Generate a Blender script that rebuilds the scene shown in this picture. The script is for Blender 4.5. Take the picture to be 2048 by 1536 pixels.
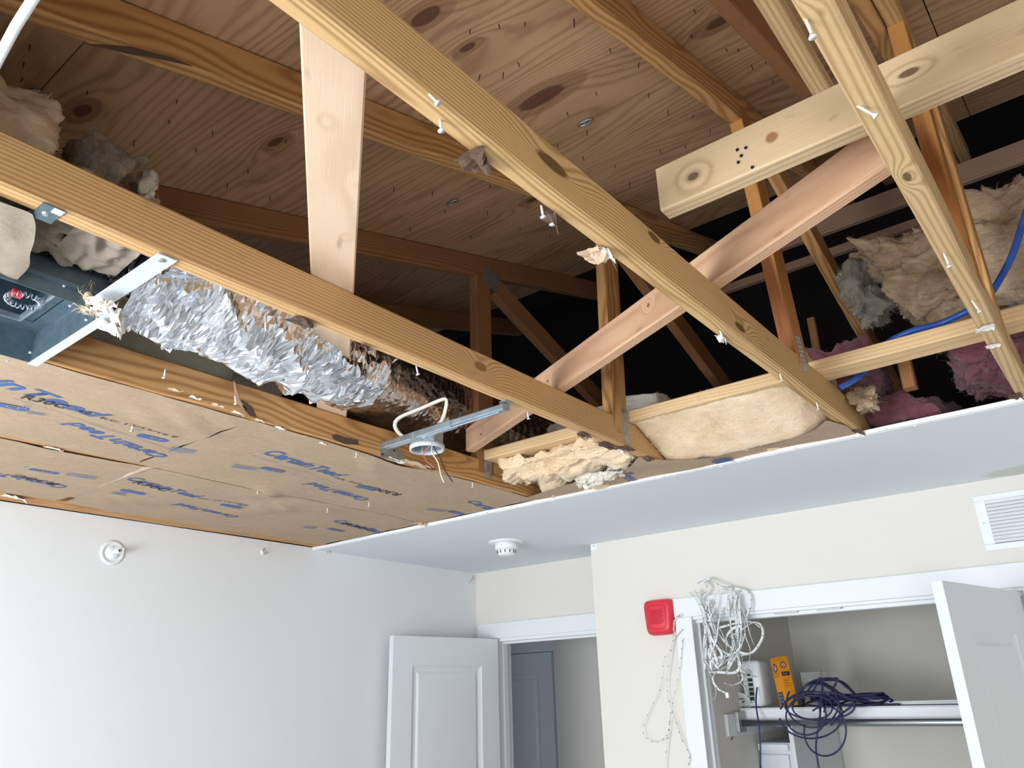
import bpy, bmesh, math, random
import numpy as np
from mathutils import Vector, Matrix, noise
R = math.radians
C = bpy.context.scene.collection
for o in list(bpy.data.objects): bpy.data.objects.remove(o)
random.seed(7)
EYE = 1.72                       # everything is laid out about eye height, then lifted so that the floor is z = 0

# ---------------------------------------------------------------- camera, exposure, lights
def basis(yaw, pit, rol):
    w = Vector((-math.sin(yaw)*math.cos(pit), math.cos(yaw)*math.cos(pit), math.sin(pit)))
    r0 = Vector((math.cos(yaw), math.sin(yaw), 0)); u0 = r0.cross(w)
    return r0*math.cos(rol)+u0*math.sin(rol), -r0*math.sin(rol)+u0*math.cos(rol), w
FOC = 1544.49
cr, cu, cw = basis(0.66602, 0.38417, -0.030004)
cam = bpy.data.objects.new('camera', bpy.data.cameras.new('camera')); C.objects.link(cam)
cam.matrix_world = Matrix(((cr.x, cu.x, -cw.x, 0), (cr.y, cu.y, -cw.y, 0), (cr.z, cu.z, -cw.z, 0), (0, 0, 0, 1)))
cam.data.sensor_width = 36; cam.data.lens = FOC/2048*36; cam.data.clip_start = .02
bpy.context.scene.camera = cam
vs = bpy.context.scene.view_settings
vs.view_transform = 'Standard'; vs.look = 'None'; vs.gamma = 1; vs.use_curve_mapping = False
vs.exposure = 0.72
wd = bpy.data.worlds.new('world'); bpy.context.scene.world = wd; wd.use_nodes = True
wd.node_tree.nodes['Background'].inputs[0].default_value = (.55, .68, .9, 1)
wd.node_tree.nodes['Background'].inputs[1].default_value = .35
WINDOWS = [(-2.5, -.9, -.95, .30), (.10, 1.2, -.95, .30)]     # x0, x1, z0, z1 in the wall behind the camera (y = -1.15)
YW = -1.15
def area(name, loc, rot, sx, sy, power, col):
    l = bpy.data.lights.new(name, 'AREA'); l.shape = 'RECTANGLE'; l.size = sx; l.size_y = sy; l.energy = power; l.color = col
    o = bpy.data.objects.new(name, l); C.objects.link(o); o.location = loc; o.rotation_euler = rot; return o
for i, (x0, x1, z0, z1) in enumerate(WINDOWS):
    area('window_daylight', ((x0+x1)/2, YW-.10, (z0+z1)/2), (R(90), 0, 0), x1-x0, z1-z0, 78 if i == 0 else 34, (.87, .93, 1.0))  # the second window is unseen, placed and powered to brighten the left wall

# ---------------------------------------------------------------- pixel rays to metres (each thing keeps its own plane)
def ray(px, py): return (px-1024)/FOC*cr-(py-768)/FOC*cu+cw
def onx(px, py, X): d = ray(px, py); return d*(X/d.x)
def ony(px, py, Y): d = ray(px, py); return d*(Y/d.y)
def onz(px, py, Z): d = ray(px, py); return d*(Z/d.z)

# ---------------------------------------------------------------- node helper
class NT:
    def __init__(s, name):
        s.m = bpy.data.materials.new(name); s.m.use_nodes = True; s.t = s.m.node_tree
        s.b = s.t.nodes['Principled BSDF']
    def n(s, typ, **kw):
        x = s.t.nodes.new(typ)
        for k, v in kw.items(): setattr(x, k, v)
        return x
    def put(s, sock, v):
        if isinstance(v, bpy.types.NodeSocket): s.t.links.new(v, sock)
        elif v is not None: sock.default_value = v
    def math(s, op, a, b=None, c=None, clamp=False):
        x = s.n('ShaderNodeMath', operation=op); x.use_clamp = clamp
        for i, v in enumerate((a, b, c)):
            if v is not None: s.put(x.inputs[i], v)
        return x.outputs[0]
    def vec(s, op, a, b=None):
        x = s.n('ShaderNodeVectorMath', operation=op); s.put(x.inputs[0], a)
        if b is not None: s.put(x.inputs[1], b)
        return x.outputs['Value'] if op in ('LENGTH', 'DISTANCE') else x.outputs[0]
    def noise(s, v, scale=1, detail=2, rough=.5, dist=0):
        x = s.n('ShaderNodeTexNoise'); s.put(x.inputs['Vector'], v)
        x.inputs['Scale'].default_value = scale; x.inputs['Detail'].default_value = detail
        x.inputs['Roughness'].default_value = rough; x.inputs['Distortion'].default_value = dist
        return x.outputs['Fac']
    def ramp(s, f, stops):
        x = s.n('ShaderNodeValToRGB'); s.put(x.inputs[0], f); e = x.color_ramp.elements
        while len(e) < len(stops): e.new(.5)
        for el, (p, c) in zip(e, stops): el.position = p; el.color = (*c, 1) if len(c) == 3 else c
        return x.outputs[0]
    def mix(s, f, a, b, mode='MIX'):
        x = s.n('ShaderNodeMix', data_type='RGBA', blend_type=mode)
        s.put(x.inputs[0], f); s.put(x.inputs[6], a if isinstance(a, bpy.types.NodeSocket) else (*a, 1)); s.put(x.inputs[7], b if isinstance(b, bpy.types.NodeSocket) else (*b, 1))
        return x.outputs[2]
    def coord(s, kind='Object'): return s.n('ShaderNodeTexCoord').outputs[kind]
    def rnd(s): return s.n('ShaderNodeObjectInfo').outputs['Random']
    def bump(s, h, strength=.3, dist=.002):
        x = s.n('ShaderNodeBump'); x.inputs['Strength'].default_value = strength; x.inputs['Distance'].default_value = dist
        s.put(x.inputs['Height'], h); s.put(s.b.inputs['Normal'], x.outputs[0])
    def done(s, col=None, rough=None, metal=None, spec=None):
        if col is not None: s.put(s.b.inputs['Base Color'], col if isinstance(col, bpy.types.NodeSocket) else (*col, 1))
        if rough is not None: s.put(s.b.inputs['Roughness'], rough)
        if metal is not None: s.b.inputs['Metallic'].default_value = metal
        if spec is not None: s.b.inputs['Specular IOR Level'].default_value = spec
        return s.m
def flat(name, col, rough=.6, metal=0, spec=.4): return NT(name).done(col, rough, metal, spec)
def painted(name, col, rough=.75, mottle=.03, scale=6):
    k = NT(name); c = k.coord()
    f = k.noise(c, scale, 3, .6)
    a = tuple(v*(1-mottle) for v in col); b = tuple(min(1, v*(1+mottle)) for v in col)
    k.bump(k.noise(c, 220, 2), .12, .001)
    return k.done(k.mix(f, a, b), rough, spec=.3)
def wood(name, light, dark, ring=.0055, strength=.75, seed=0., kd=.45, knots=(), warp=.016, wl=1.1, red=None, rough=.62, pith=(.02, -.05), sharp=2.2, blotch=.25, rand=True, stains=()):
    """sawn softwood: growth rings around a pith that wanders along the board, knots (x, y, z, half length, half width) in board metres"""
    k = NT(name); P = k.coord()
    sd = (seed*3.1, seed*1.7, seed)
    Q = k.vec('ADD', P, sd)
    if rand:
        cm = k.n('ShaderNodeCombineXYZ'); r = k.math('MULTIPLY', k.rnd(), 37.); k.put(cm.inputs[0], r); k.put(cm.inputs[1], k.math('MULTIPLY', r, .37)); k.put(cm.inputs[2], k.math('MULTIPLY', r, .71))
        Q = k.vec('ADD', Q, cm.outputs[0])
    n1 = k.noise(k.vec('MULTIPLY', Q, (wl, 5, 5)), 1, 2, .45)
    n2 = k.noise(k.vec('MULTIPLY', Q, (wl*6, 30, 30)), 1, 2, .5)
    sp = k.n('ShaderNodeSeparateXYZ'); k.put(sp.inputs[0], P)
    y = k.math('SUBTRACT', sp.outputs[1], pith[0]); z = k.math('SUBTRACT', sp.outputs[2], pith[1])
    d = k.math('SQRT', k.math('ADD', k.math('MULTIPLY', y, y), k.math('MULTIPLY', z, z)))
    d = k.math('ADD', d, k.math('MULTIPLY', k.math('SUBTRACT', n1, .5), warp*2.6))
    d = k.math('ADD', d, k.math('MULTIPLY', k.math('SUBTRACT', n2, .5), .0022))
    mask = None
    for (kx, ky, kz, a, b) in knots:
        v = k.vec('MULTIPLY', k.vec('SUBTRACT', P, (kx, ky, kz)), (1/a, 1/b, 1/b)); L = k.vec('LENGTH', v)
        g = k.math('EXPONENT', k.math('MULTIPLY', k.math('MULTIPLY', L, L), -.16))
        d = k.math('ADD', d, k.math('MULTIPLY', g, .030))
        e = k.math('SUBTRACT', 1.25, k.math('ADD', L, k.math('MULTIPLY', n2, .35)), clamp=True)
        e = k.math('MULTIPLY', e, 3.2, clamp=True)
        mask = e if mask is None else k.math('MAXIMUM', mask, e)
    s = k.math('SINE', k.math('MULTIPLY', d, 2*math.pi/ring))
    s = k.math('POWER', k.math('MULTIPLY_ADD', s, .5, .5), sharp)
    fine = k.noise(k.vec('MULTIPLY', Q, (9, 420, 420)), 1, 2, .6)
    broad = k.noise(k.vec('MULTIPLY', Q, (1.4, 9, 9)), 1, 3, .6)
    f = k.math('ADD', k.math('MULTIPLY', s, strength), k.math('MULTIPLY', k.math('SUBTRACT', fine, .5), .45))
    f = k.math('ADD', f, k.math('MULTIPLY', k.math('SUBTRACT', broad, .5), blotch*2), clamp=True)
    col = k.mix(f, light, dark)
    if mask is not None: col = k.mix(mask, col, tuple(v*kd for v in dark))
    for (kx, ky, kz, a, b) in stains:
        v = k.vec('MULTIPLY', k.vec('SUBTRACT', P, (kx, ky, kz)), (1/a, 1/b, 1/b)); e = k.math('MULTIPLY', k.math('SUBTRACT', 1.2, k.math('ADD', k.vec('LENGTH', v), k.math('MULTIPLY', n2, .9)), clamp=True), 4, clamp=True)
        col = k.mix(k.math('MULTIPLY', e, .8), col, (.27, .075, .02))
    spots = k.noise(k.vec('MULTIPLY', Q, (14, 40, 40)), 1, 1, .4)
    col = k.mix(k.math('MULTIPLY', k.math('SUBTRACT', spots, .73, clamp=True), 5, clamp=True), col, tuple(v*.5 for v in dark))
    k.bump(k.math('ADD', s, fine), .22, .0012)
    return k.done(col, rough, spec=.3)
def plywood(name, knots):
    k = NT(name); P = k.coord()
    n1 = k.noise(k.vec('MULTIPLY', P, (.7, 2.6, 1)), 1, 2, .5)
    n2 = k.noise(k.vec('MULTIPLY', P, (3, 16, 1)), 1, 3, .55)
    sp = k.n('ShaderNodeSeparateXYZ'); k.put(sp.inputs[0], P)
    d = k.math('ADD', sp.outputs[1], k.math('MULTIPLY', n1, .55)); d = k.math('ADD', d, k.math('MULTIPLY', n2, .05))
    dark = None; halo = None
    for (kx, ky, a, b) in knots:
        v = k.vec('MULTIPLY', k.vec('SUBTRACT', P, (kx, ky, 0)), (1/a, 1/b, 0)); L = k.vec('LENGTH', v)
        g = k.math('EXPONENT', k.math('MULTIPLY', k.math('MULTIPLY', L, L), -.13)); d = k.math('ADD', d, k.math('MULTIPLY', g, b*5.))
        L2 = k.math('ADD', L, k.math('MULTIPLY', k.math('SUBTRACT', n2, .5), .8))
        e = k.math('MULTIPLY', k.math('SUBTRACT', 1., L2, clamp=True), 5, clamp=True); h = k.math('MULTIPLY', k.math('SUBTRACT', 2., L2, clamp=True), 4, clamp=True)
        dark = e if dark is None else k.math('MAXIMUM', dark, e); halo = h if halo is None else k.math('MAXIMUM', halo, h)
    s = k.math('POWER', k.math('MULTIPLY_ADD', k.math('SINE', k.math('MULTIPLY', d, 2*math.pi/.034)), .5, .5), 2.5)
    fine = k.noise(k.vec('MULTIPLY', P, (12, 260, 1)), 1, 2, .6)
    broad = k.noise(k.vec('MULTIPLY', P, (1.2, 3.5, 1)), 1, 4, .6)
    f = k.math('ADD', k.math('MULTIPLY', s, .42), k.math('MULTIPLY', k.math('SUBTRACT', fine, .5), .5))
    f = k.math('ADD', f, k.math('MULTIPLY', k.math('SUBTRACT', broad, .45), 1.8), clamp=True)
    col = k.mix(f, (.58, .36, .20), (.25, .13, .06))
    st = k.math('MULTIPLY', k.math('SUBTRACT', k.noise(k.vec('MULTIPLY', P, (2.2, 34, 1)), 1, 3, .65), .60, clamp=True), 5, clamp=True)
    col = k.mix(k.math('MULTIPLY', st, .6), col, (.11, .06, .035))
    if halo is not None:
        col = k.mix(k.math('MULTIPLY', halo, .55), col, (.24, .115, .06)); col = k.mix(k.math('MULTIPLY', dark, .85), col, (.11, .045, .028))
    k.bump(k.math('ADD', s, fine), .25, .0015)
    return k.done(col, .75, spec=.25)

M = {}
PINE_L, PINE_D = (.66, .405, .185), (.36, .175, .06)
M['pine_a'] = wood('pine_chord', PINE_L, PINE_D, .0070, .62, 3, kd=.85, knots=[(1.36+.9, -.019, .005, .026, .013)], pith=(.03, -.09), sharp=1.6, blotch=.2)
M['pine_b'] = wood('pine_chord_knotty', (.64, .415, .19), (.32, .17, .055), .0066, .72, 8, knots=[(.831+.9, -.019, .004, .046, .013), (1.159+.9, -.019, .03, .026, .010), (1.54+.9, -.019, -.02, .03, .01)], pith=(.01, -.06), sharp=1.5, blotch=.2, warp=.02)
M['pine_c'] = wood('pine_chord_coarse', (.66, .455, .235), (.36, .205, .08), .0095, .65, 14, knots=[(1.16+.9, .0, -.045, .014, .006), (.7+.9, .0, -.045, .012, .006)], pith=(.03, -.02), sharp=1.8, blotch=.15, warp=.012)
M['fir'] = wood('orange_fir', (.60, .33, .13), (.33, .145, .045), .0125, .8, 21, pith=(-.06, .03), sharp=1.5, warp=.046, wl=1.5, blotch=.25)
M['fir_dark'] = wood('brown_fir', (.36, .17, .07), (.18, .075, .03), .006, .6, 30, pith=(.05, -.06), warp=.018, blotch=.3)
M['fir_grain'] = wood('orange_grained_web', (.62, .29, .085), (.20, .06, .015), .0068, .95, 35, pith=(.0, .10), sharp=1.3, warp=.010, wl=.7, blotch=.15, rand=False)
M['spruce'] = wood('pale_spruce', (.72, .53, .375), (.54, .36, .225), .009, .45, 41, knots=[(.30, .014, .0, .008, .006), (.62, -.02, .0, .007, .006), (.45, -.035, 0, .01, .006)], pith=(.01, -.4), warp=.02, blotch=.15, rand=False)
M['spruce_knotty'] = wood('pale_spruce_stained', (.60, .445, .265), (.34, .215, .11), .016, .5, 47, knots=[(.07, -.019, -.006, .012, .009), (.43, -.019, .006, .016, .007)], pith=(.3, -.02), warp=.03, blotch=.6, rand=False, stains=[(.215, -.019, .002, .022, .020)])
M['pink_pine'] = wood('pinkish_pine', (.64, .40, .25), (.44, .235, .13), .0075, .6, 52, knots=[(.13, -.019, -.02, .007, .006), (.6, -.019, .0, .006, .005), (1.1, -.019, .01, .006, .005)], pith=(.2, -.02), warp=.010, blotch=.15, rand=False)
M['yellow_pine'] = wood('yellow_pine', (.76, .54, .30), (.56, .33, .14), .010, .5, 58, knots=[(.16, -.0, .012, .012, .009), (1.05, .0, .0, .008, .007), (.62, 0, .0, .008, .007)], pith=(.1, -.4), warp=.02, blotch=.25, rand=False)
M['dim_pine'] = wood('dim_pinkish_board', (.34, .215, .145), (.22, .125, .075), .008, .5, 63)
M['ply'] = plywood('roof_plywood', [(-.916, 1.382, .075, .036), (-.888, 1.046, .026, .013), (-.87, .888, .04, .022), (-.454, 1.49, .04, .022), (-1.548, .498, .034, .018), (-.40, 1.42, .02, .01), (-1.45, .93, .03, .014), (-1.1, 1.16, .02, .01), (-1.33, 1.92, .035, .016)])
M['kraft'] = None
def kraft_mat(nm='kraft_paper', ca=(.38, .265, .17), cb=(.53, .40, .275)):
    k = NT(nm); P = k.coord()
    a = k.noise(P, 5, 4, .6); b = k.noise(k.vec('MULTIPLY', P, (30, 7, 30)), 1, 4, .65, 1.2); c = k.noise(P, 60, 3, .6)
    f = k.math('ADD', k.math('MULTIPLY', a, .5), k.math('MULTIPLY', c, .5))
    col = k.mix(f, ca, cb)
    k.bump(k.math('ADD', b, k.math('MULTIPLY', c, .25)), .85, .006)
    return k.done(col, .8, spec=.2)
M['kraft'] = kraft_mat()
M['kraft_old'] = kraft_mat('old_grey_kraft', (.26, .215, .165), (.36, .30, .235))
def fibre(name, c1, c2, c3, sc=9, bump=.008):
    k = NT(name); P = k.coord()
    a = k.noise(P, sc, 5, .65, .6); b = k.noise(k.vec('MULTIPLY', P, (60, 60, 170)), 1, 4, .7, 1.); 
    f = k.math('ADD', k.math('MULTIPLY', a, .75), k.math('MULTIPLY', b, .35))
    col = k.ramp(f, [(.25, c3), (.5, c2), (.72, c1)])
    k.bump(k.math('ADD', a, k.math('MULTIPLY', b, .6)), .7, bump)
    k.b.inputs['Sheen Weight'].default_value = .25
    return k.done(col, 1, spec=.05)
M['glass_yellow'] = fibre('yellow_fibreglass', (.88, .72, .51), (.80, .60, .38), (.55, .36, .19))
M['glass_white'] = fibre('white_fibreglass', (.86, .84, .76), (.80, .74, .62), (.6, .5, .4))
M['glass_tan'] = fibre('tan_fibreglass', (.66, .50, .33), (.42, .29, .175), (.12, .07, .04), 7, .012)  # darkest tone paints crease shade into the hollows of the bump
M['glass_pink'] = fibre('pink_fibreglass', (.27, .10, .125), (.18, .058, .075), (.08, .025, .03), 9, .012)
M['glass_grey'] = fibre('grey_green_batt_side', (.40, .37, .28), (.34, .31, .23), (.24, .20, .14), 5, .004)
M['grey_fluff'] = fibre('grey_fluff', (.42, .39, .32), (.30, .27, .21), (.14, .12, .09), 14, .012)
M['dirty'] = fibre('dirty_insulation', (.44, .34, .24), (.26, .19, .13), (.12, .08, .06), 12, .012)
def foil_mat(name, tint, rough, scale, strength):
    k = NT(name); P = k.coord()
    v = k.n('ShaderNodeTexVoronoi', feature='F1'); k.put(v.inputs['Vector'], k.vec('ADD', P, k.vec('MULTIPLY', k.n('ShaderNodeTexNoise').outputs['Color'], (.03, .03, .03)))); v.inputs['Scale'].default_value = scale
    w = k.n('ShaderNodeTexVoronoi', feature='F1'); k.put(w.inputs['Vector'], P); w.inputs['Scale'].default_value = scale*2.7
    h = k.math('ADD', v.outputs['Distance'], k.math('MULTIPLY', w.outputs['Distance'], .45))
    k.bump(h, strength, .012)
    return k.done(tint, rough, 1.0)
M['foil'] = foil_mat('crumpled_foil', (.84, .88, .95), .16, 30, .12)  # bluish tint stands in for sky reflected in neutral foil
M['foil_dull'] = foil_mat('dull_foil', (.80, .74, .68), .24, 26, .3)  # brownish tint stands in for wood mirrored in the ribbed sleeve
M['steel'] = flat('galvanised_steel', (.50, .56, .60), .38, 1)
def steel_mat(name, c1, c2, rough):
    k = NT(name); P = k.coord(); v = k.n('ShaderNodeTexVoronoi'); k.put(v.inputs['Vector'], P); v.inputs['Scale'].default_value = 45
    return k.done(k.mix(k.math('MULTIPLY', v.outputs['Distance'], 1.2), c1, c2), rough, .85)
M['galv'] = steel_mat('galvanised_spangle', (.36, .43, .48), (.48, .55, .60), .42)
M['galv_dark'] = steel_mat('galvanised_blue_grey', (.13, .19, .225), (.19, .26, .30), .5)
M['plate'] = steel_mat('nail_plate_steel', (.33, .34, .34), (.5, .5, .48), .5)
M['white_dust'] = painted('dusty_white_metal', (.60, .64, .66), .8, .3, 90)
M['wall'] = painted('cream_wall_paint', (.76, .72, .65), .8, .012, 2)
M['wall_l'] = painted('skylit_wall_paint', (.80, .815, .815), .8, .012, 2)  # the cream paint made paler and cooler to carry sky light
M['ceil'] = None
def ceil_mat():
    k = NT('ceiling_paint'); P = k.coord('Object')
    base = k.mix(k.noise(P, 3, 3), (.735, .785, .83), (.765, .81, .855))
    c = (-.20, 3.30, .712); v = k.vec('MULTIPLY', k.vec('SUBTRACT', P, c), (1/.17, 1/.085, 0)); L = k.math('ADD', k.vec('LENGTH', v), k.math('MULTIPLY', k.noise(P, 9, 2), .5))
    st = k.math('MULTIPLY', k.math('SUBTRACT', 1.25, L, clamp=True), 6, clamp=True)
    k.bump(k.noise(P, 150, 2), .1, .001)
    return k.done(k.mix(k.math('MULTIPLY', st, .55), base, (.55, .52, .40)), .8, spec=.25)
M['ceil'] = ceil_mat()
M['gyp'] = painted('gypsum_edge', (.90, .90, .89), .9, .06, 30)
M['trim'] = flat('white_trim_gloss', (.80, .82, .83), .42)
M['door'] = flat('door_white', (.74, .77, .79), .5)
M['floor'] = painted('grey_floor', (.50, .49, .47), .6, .1, 3)
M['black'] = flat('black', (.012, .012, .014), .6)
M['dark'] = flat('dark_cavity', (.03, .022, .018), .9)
M['white_pl'] = flat('white_plastic', (.84, .86, .87), .4)
M['red_pl'] = flat('red_plastic', (.70, .035, .055), .38)
M['red_dk'] = flat('dark_red_plastic', (.48, .02, .035), .45)
M['ink'] = flat('blue_ink', (.075, .14, .34), .8)
M['ink_lt'] = flat('faded_blue_ink', (.24, .27, .38), .85)
M['ink_blk'] = flat('black_ink', (.03, .03, .035), .8)
M['paper_w'] = flat('white_paper_tear', (.78, .76, .72), .9)
M['paper_b'] = flat('torn_dark_paper', (.11, .065, .045), .95)
M['paper_t'] = flat('tan_torn_paper', (.60, .43, .29), .9)
M['orange'] = flat('orange_carton', (.86, .33, .015), .55)
M['navy'] = flat('navy_print', (.03, .035, .09), .6)
M['carton_red'] = flat('dark_red_print', (.28, .03, .035), .6)
M['cable'] = flat('purple_blue_cable', (.017, .013, .075), .4)
M['cable2'] = flat('navy_cable', (.02, .035, .16), .45)
M['bluepipe'] = flat('bright_blue_tube', (.03, .10, .42), .35)
M['romex'] = flat('cream_cable_sheath', (.80, .75, .62), .5)
M['wire_r'] = flat('red_wire', (.62, .16, .13), .5)
M['wire_k'] = flat('black_wire', (.05, .03, .03), .5)
M['copper'] = flat('copper', (.7, .32, .18), .4, .9)
M['strip'] = flat('white_led_strip', (.76, .78, .76), .5)
M['clear'] = flat('clear_plastic', (.95, .96, .95), .04); M['clear'].node_tree.nodes['Principled BSDF'].inputs['Transmission Weight'].default_value = .96
M['clear'].node_tree.nodes['Principled BSDF'].inputs['IOR'].default_value = 1.3
M['nail'] = flat('dark_nail', (.05, .035, .03), .6, .3)
M['chrome'] = flat('rod_chrome', (.50, .54, .57), .28, 1)

# ---------------------------------------------------------------- mesh helpers
ABS = {}
def place(o, origin, parent):
    o.location = Vector(origin)-(ABS[parent.name] if parent else Vector()); ABS[o.name] = Vector(origin)
    C.objects.link(o)
    if parent: o.parent = parent
def tag(o, label=None, cat=None, group=None, kind=None):
    for k, v in (('label', label), ('category', cat), ('group', group), ('kind', kind)):
        if v: o[k] = v
    return o
def empty(name, loc, label=None, cat=None, group=None, kind=None):
    o = bpy.data.objects.new(name, None); o.empty_display_size = .05; place(o, loc, None); return tag(o, label, cat, group, kind)
class MB:
    def __init__(s): s.v = []; s.f = []
    def add(s, vs, fs): n = len(s.v); s.v += [Vector(v) for v in vs]; s.f += [tuple(i+n for i in f) for f in fs]; return s
    def box(s, x0, x1, y0, y1, z0, z1):
        return s.add([(x, y, z) for x in (x0, x1) for y in (y0, y1) for z in (z0, z1)], [(0, 1, 3, 2), (4, 6, 7, 5), (0, 4, 5, 1), (2, 3, 7, 6), (0, 2, 6, 4), (1, 5, 7, 3)])
    def bevbox(s, x0, x1, y0, y1, z0, z1, b=.003):
        bm = bmesh.new(); bmesh.ops.create_cube(bm, size=1)
        for v in bm.verts: v.co = Vector(((x0+x1)/2+v.co.x*(x1-x0), (y0+y1)/2+v.co.y*(y1-y0), (z0+z1)/2+v.co.z*(z1-z0)))
        bmesh.ops.bevel(bm, geom=bm.edges[:], offset=b, segments=2, affect='EDGES', profile=.5)
        bm.verts.index_update(); s.add([v.co.copy() for v in bm.verts], [[v.index for v in f.verts] for f in bm.faces]); bm.free(); return s
    def tube(s, pts, r, seg=8, caps=True, flat=None):
        pts = [Vector(p) for p in pts]; n = len(pts); T = []
        for i in range(n): t = pts[min(i+1, n-1)]-pts[max(i-1, 0)]; T.append(t.normalized() if t.length > 1e-9 else Vector((0, 0, 1)))
        up = Vector((0, 0, 1)) if abs(T[0].z) < .9 else Vector((1, 0, 0)); a = T[0].cross(up).normalized(); base = len(s.v)
        for i in range(n):
            a = (a-T[i]*a.dot(T[i])).normalized(); b = T[i].cross(a); ri = r[i] if hasattr(r, '__len__') else r
            for j in range(seg):
                t = 2*math.pi*j/seg; s.v.append(pts[i]+a*math.cos(t)*ri+b*math.sin(t)*ri*(flat or 1))
        for i in range(n-1):
            for j in range(seg): s.f.append((base+i*seg+j, base+i*seg+(j+1) % seg, base+(i+1)*seg+(j+1) % seg, base+(i+1)*seg+j))
        if caps: s.f.append(tuple(base+j for j in range(seg))[::-1]); s.f.append(tuple(base+(n-1)*seg+j for j in range(seg)))
        return s
    def ribbon(s, pts, w, th=.0012, tw=0):
        pts = [Vector(p) for p in pts]; n = len(pts); base = len(s.v); a = None
        for i in range(n):
            t = (pts[min(i+1, n-1)]-pts[max(i-1, 0)]).normalized()
            if a is None: a = t.cross(Vector((.3, 1, .2))).normalized()
            a = (a-t*a.dot(t)).normalized(); a2 = (Matrix.Rotation(tw, 3, t) @ a) if tw else a; a = a2; b = t.cross(a)
            for (p, q) in ((-1, -1), (1, -1), (1, 1), (-1, 1)): s.v.append(pts[i]+a*p*w/2+b*q*th/2)
        for i in range(n-1):
            for j in range(4): s.f.append((base+i*4+j, base+i*4+(j+1) % 4, base+(i+1)*4+(j+1) % 4, base+(i+1)*4+j))
        s.f.append((base, base+3, base+2, base+1)); s.f.append(tuple(base+(n-1)*4+j for j in range(4))); return s
    def grid(s, fn, nu, nv, thick=None):
        base = len(s.v)
        for i in range(nu+1):
            for j in range(nv+1): s.v.append(Vector(fn(i/nu, j/nv)))
        for i in range(nu):
            for j in range(nv): a = base+i*(nv+1)+j; s.f.append((a, a+nv+1, a+nv+2, a+1))
        return s
    def lathe(s, prof, c, ax=(0, 0, 1), seg=32):
        ax = Vector(ax).normalized(); a = ax.orthogonal().normalized(); b = ax.cross(a); base = len(s.v); c = Vector(c)
        for (r, h) in prof:
            for j in range(seg): t = 2*math.pi*j/seg; s.v.append(c+ax*h+(a*math.cos(t)+b*math.sin(t))*r)
        for i in range(len(prof)-1):
            for j in range(seg): s.f.append((base+i*seg+j, base+i*seg+(j+1) % seg, base+(i+1)*seg+(j+1) % seg, base+(i+1)*seg+j))
        s.f.append(tuple(base+j for j in range(seg))[::-1]); s.f.append(tuple(base+(len(prof)-1)*seg+j for j in range(seg))); return s
    def poly(s, pts, d):   # outline extruded by vector d
        n = len(pts); d = Vector(d); base = len(s.v)
        s.v += [Vector(p) for p in pts]+[Vector(p)+d for p in pts]
        s.f.append(tuple(base+i for i in range(n))); s.f.append(tuple(base+n+i for i in range(n))[::-1])
        for i in range(n): s.f.append((base+i, base+n+i, base+n+(i+1) % n, base+(i+1) % n))
        return s
    def build(s, name, m, parent=None, smooth=False, origin=None):
        lo = Vector((min(v.x for v in s.v), min(v.y for v in s.v), min(v.z for v in s.v))); hi = Vector((max(v.x for v in s.v), max(v.y for v in s.v), max(v.z for v in s.v)))
        og = Vector(origin) if origin is not None else Vector(((lo.x+hi.x)/2, (lo.y+hi.y)/2, lo.z))
        me = bpy.data.meshes.new(name); me.from_pydata([v-og for v in s.v], [], s.f)
        bm = bmesh.new(); bm.from_mesh(me); bmesh.ops.recalc_face_normals(bm, faces=bm.faces[:]); bm.to_mesh(me); bm.free()
        if smooth: me.polygons.foreach_set('use_smooth', [True]*len(me.polygons))
        me.materials.append(m); o = bpy.data.objects.new(name, me); place(o, og, parent); return o
O0 = (0, 0, 0)
def struct(name, mb, m, **k): o = mb.build(name, m, origin=k.pop('origin', None)); return tag(o, kind='structure')
def board(name, a, b, w, h, m, parent=None, up=(0, 0, 1), ch=.004, wob=0., seed=0):
    """timber from a to b (axis ends): w across, h along up; its own frame has x along the grain"""
    a, b = Vector(a), Vector(b); x = (b-a).normalized(); z = Vector(up); z = (z-x*z.dot(x)).normalized(); y = z.cross(x); L = (b-a).length
    prof = [(-w/2+ch, -h/2), (w/2-ch, -h/2), (w/2, -h/2+ch), (w/2, h/2-ch), (w/2-ch, h/2), (-w/2+ch, h/2), (-w/2, h/2-ch), (-w/2, -h/2+ch)]
    n = max(2, int(L/.07)) if wob else 1; vs, fs = [], []
    for i in range(n+1):
        t = L*i/n; dy = wob*noise.noise(Vector((t*2.1, seed, 0))) if wob else 0; dz = wob*noise.noise(Vector((t*1.7, seed+9, 0))) if wob else 0
        for (p, q) in prof:
            e = 1+ (.02*noise.noise(Vector((t*5, p*40+seed, q*30))) if wob else 0)
            vs.append((t, p*e+dy, q*e+dz))
    for i in range(n):
        for j in range(8): fs.append((i*8+j, i*8+(j+1) % 8, (i+1)*8+(j+1) % 8, (i+1)*8+j))
    fs.append(tuple(range(8))[::-1]); fs.append(tuple(n*8+j for j in range(8)))
    me = bpy.data.meshes.new(name); me.from_pydata(vs, [], fs)
    bm = bmesh.new(); bm.from_mesh(me); bmesh.ops.recalc_face_normals(bm, faces=bm.faces[:]); bm.to_mesh(me); bm.free()
    me.materials.append(m); o = bpy.data.objects.new(name, me); place(o, a, parent)
    o.rotation_euler = Matrix((x, y, z)).transposed().to_euler(); return o
def catmull(pts, n=8):
    pts = [Vector(p) for p in pts]; out = []
    for i in range(len(pts)-1):
        p0, p1, p2, p3 = pts[max(i-1, 0)], pts[i], pts[i+1], pts[min(i+2, len(pts)-1)]
        for k in range(n):
            t = k/n; out.append(.5*((2*p1)+(-p0+p2)*t+(2*p0-5*p1+4*p2-p3)*t*t+(-p0+3*p1-3*p2+p3)*t**3))
    return out+[pts[-1]]
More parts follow.
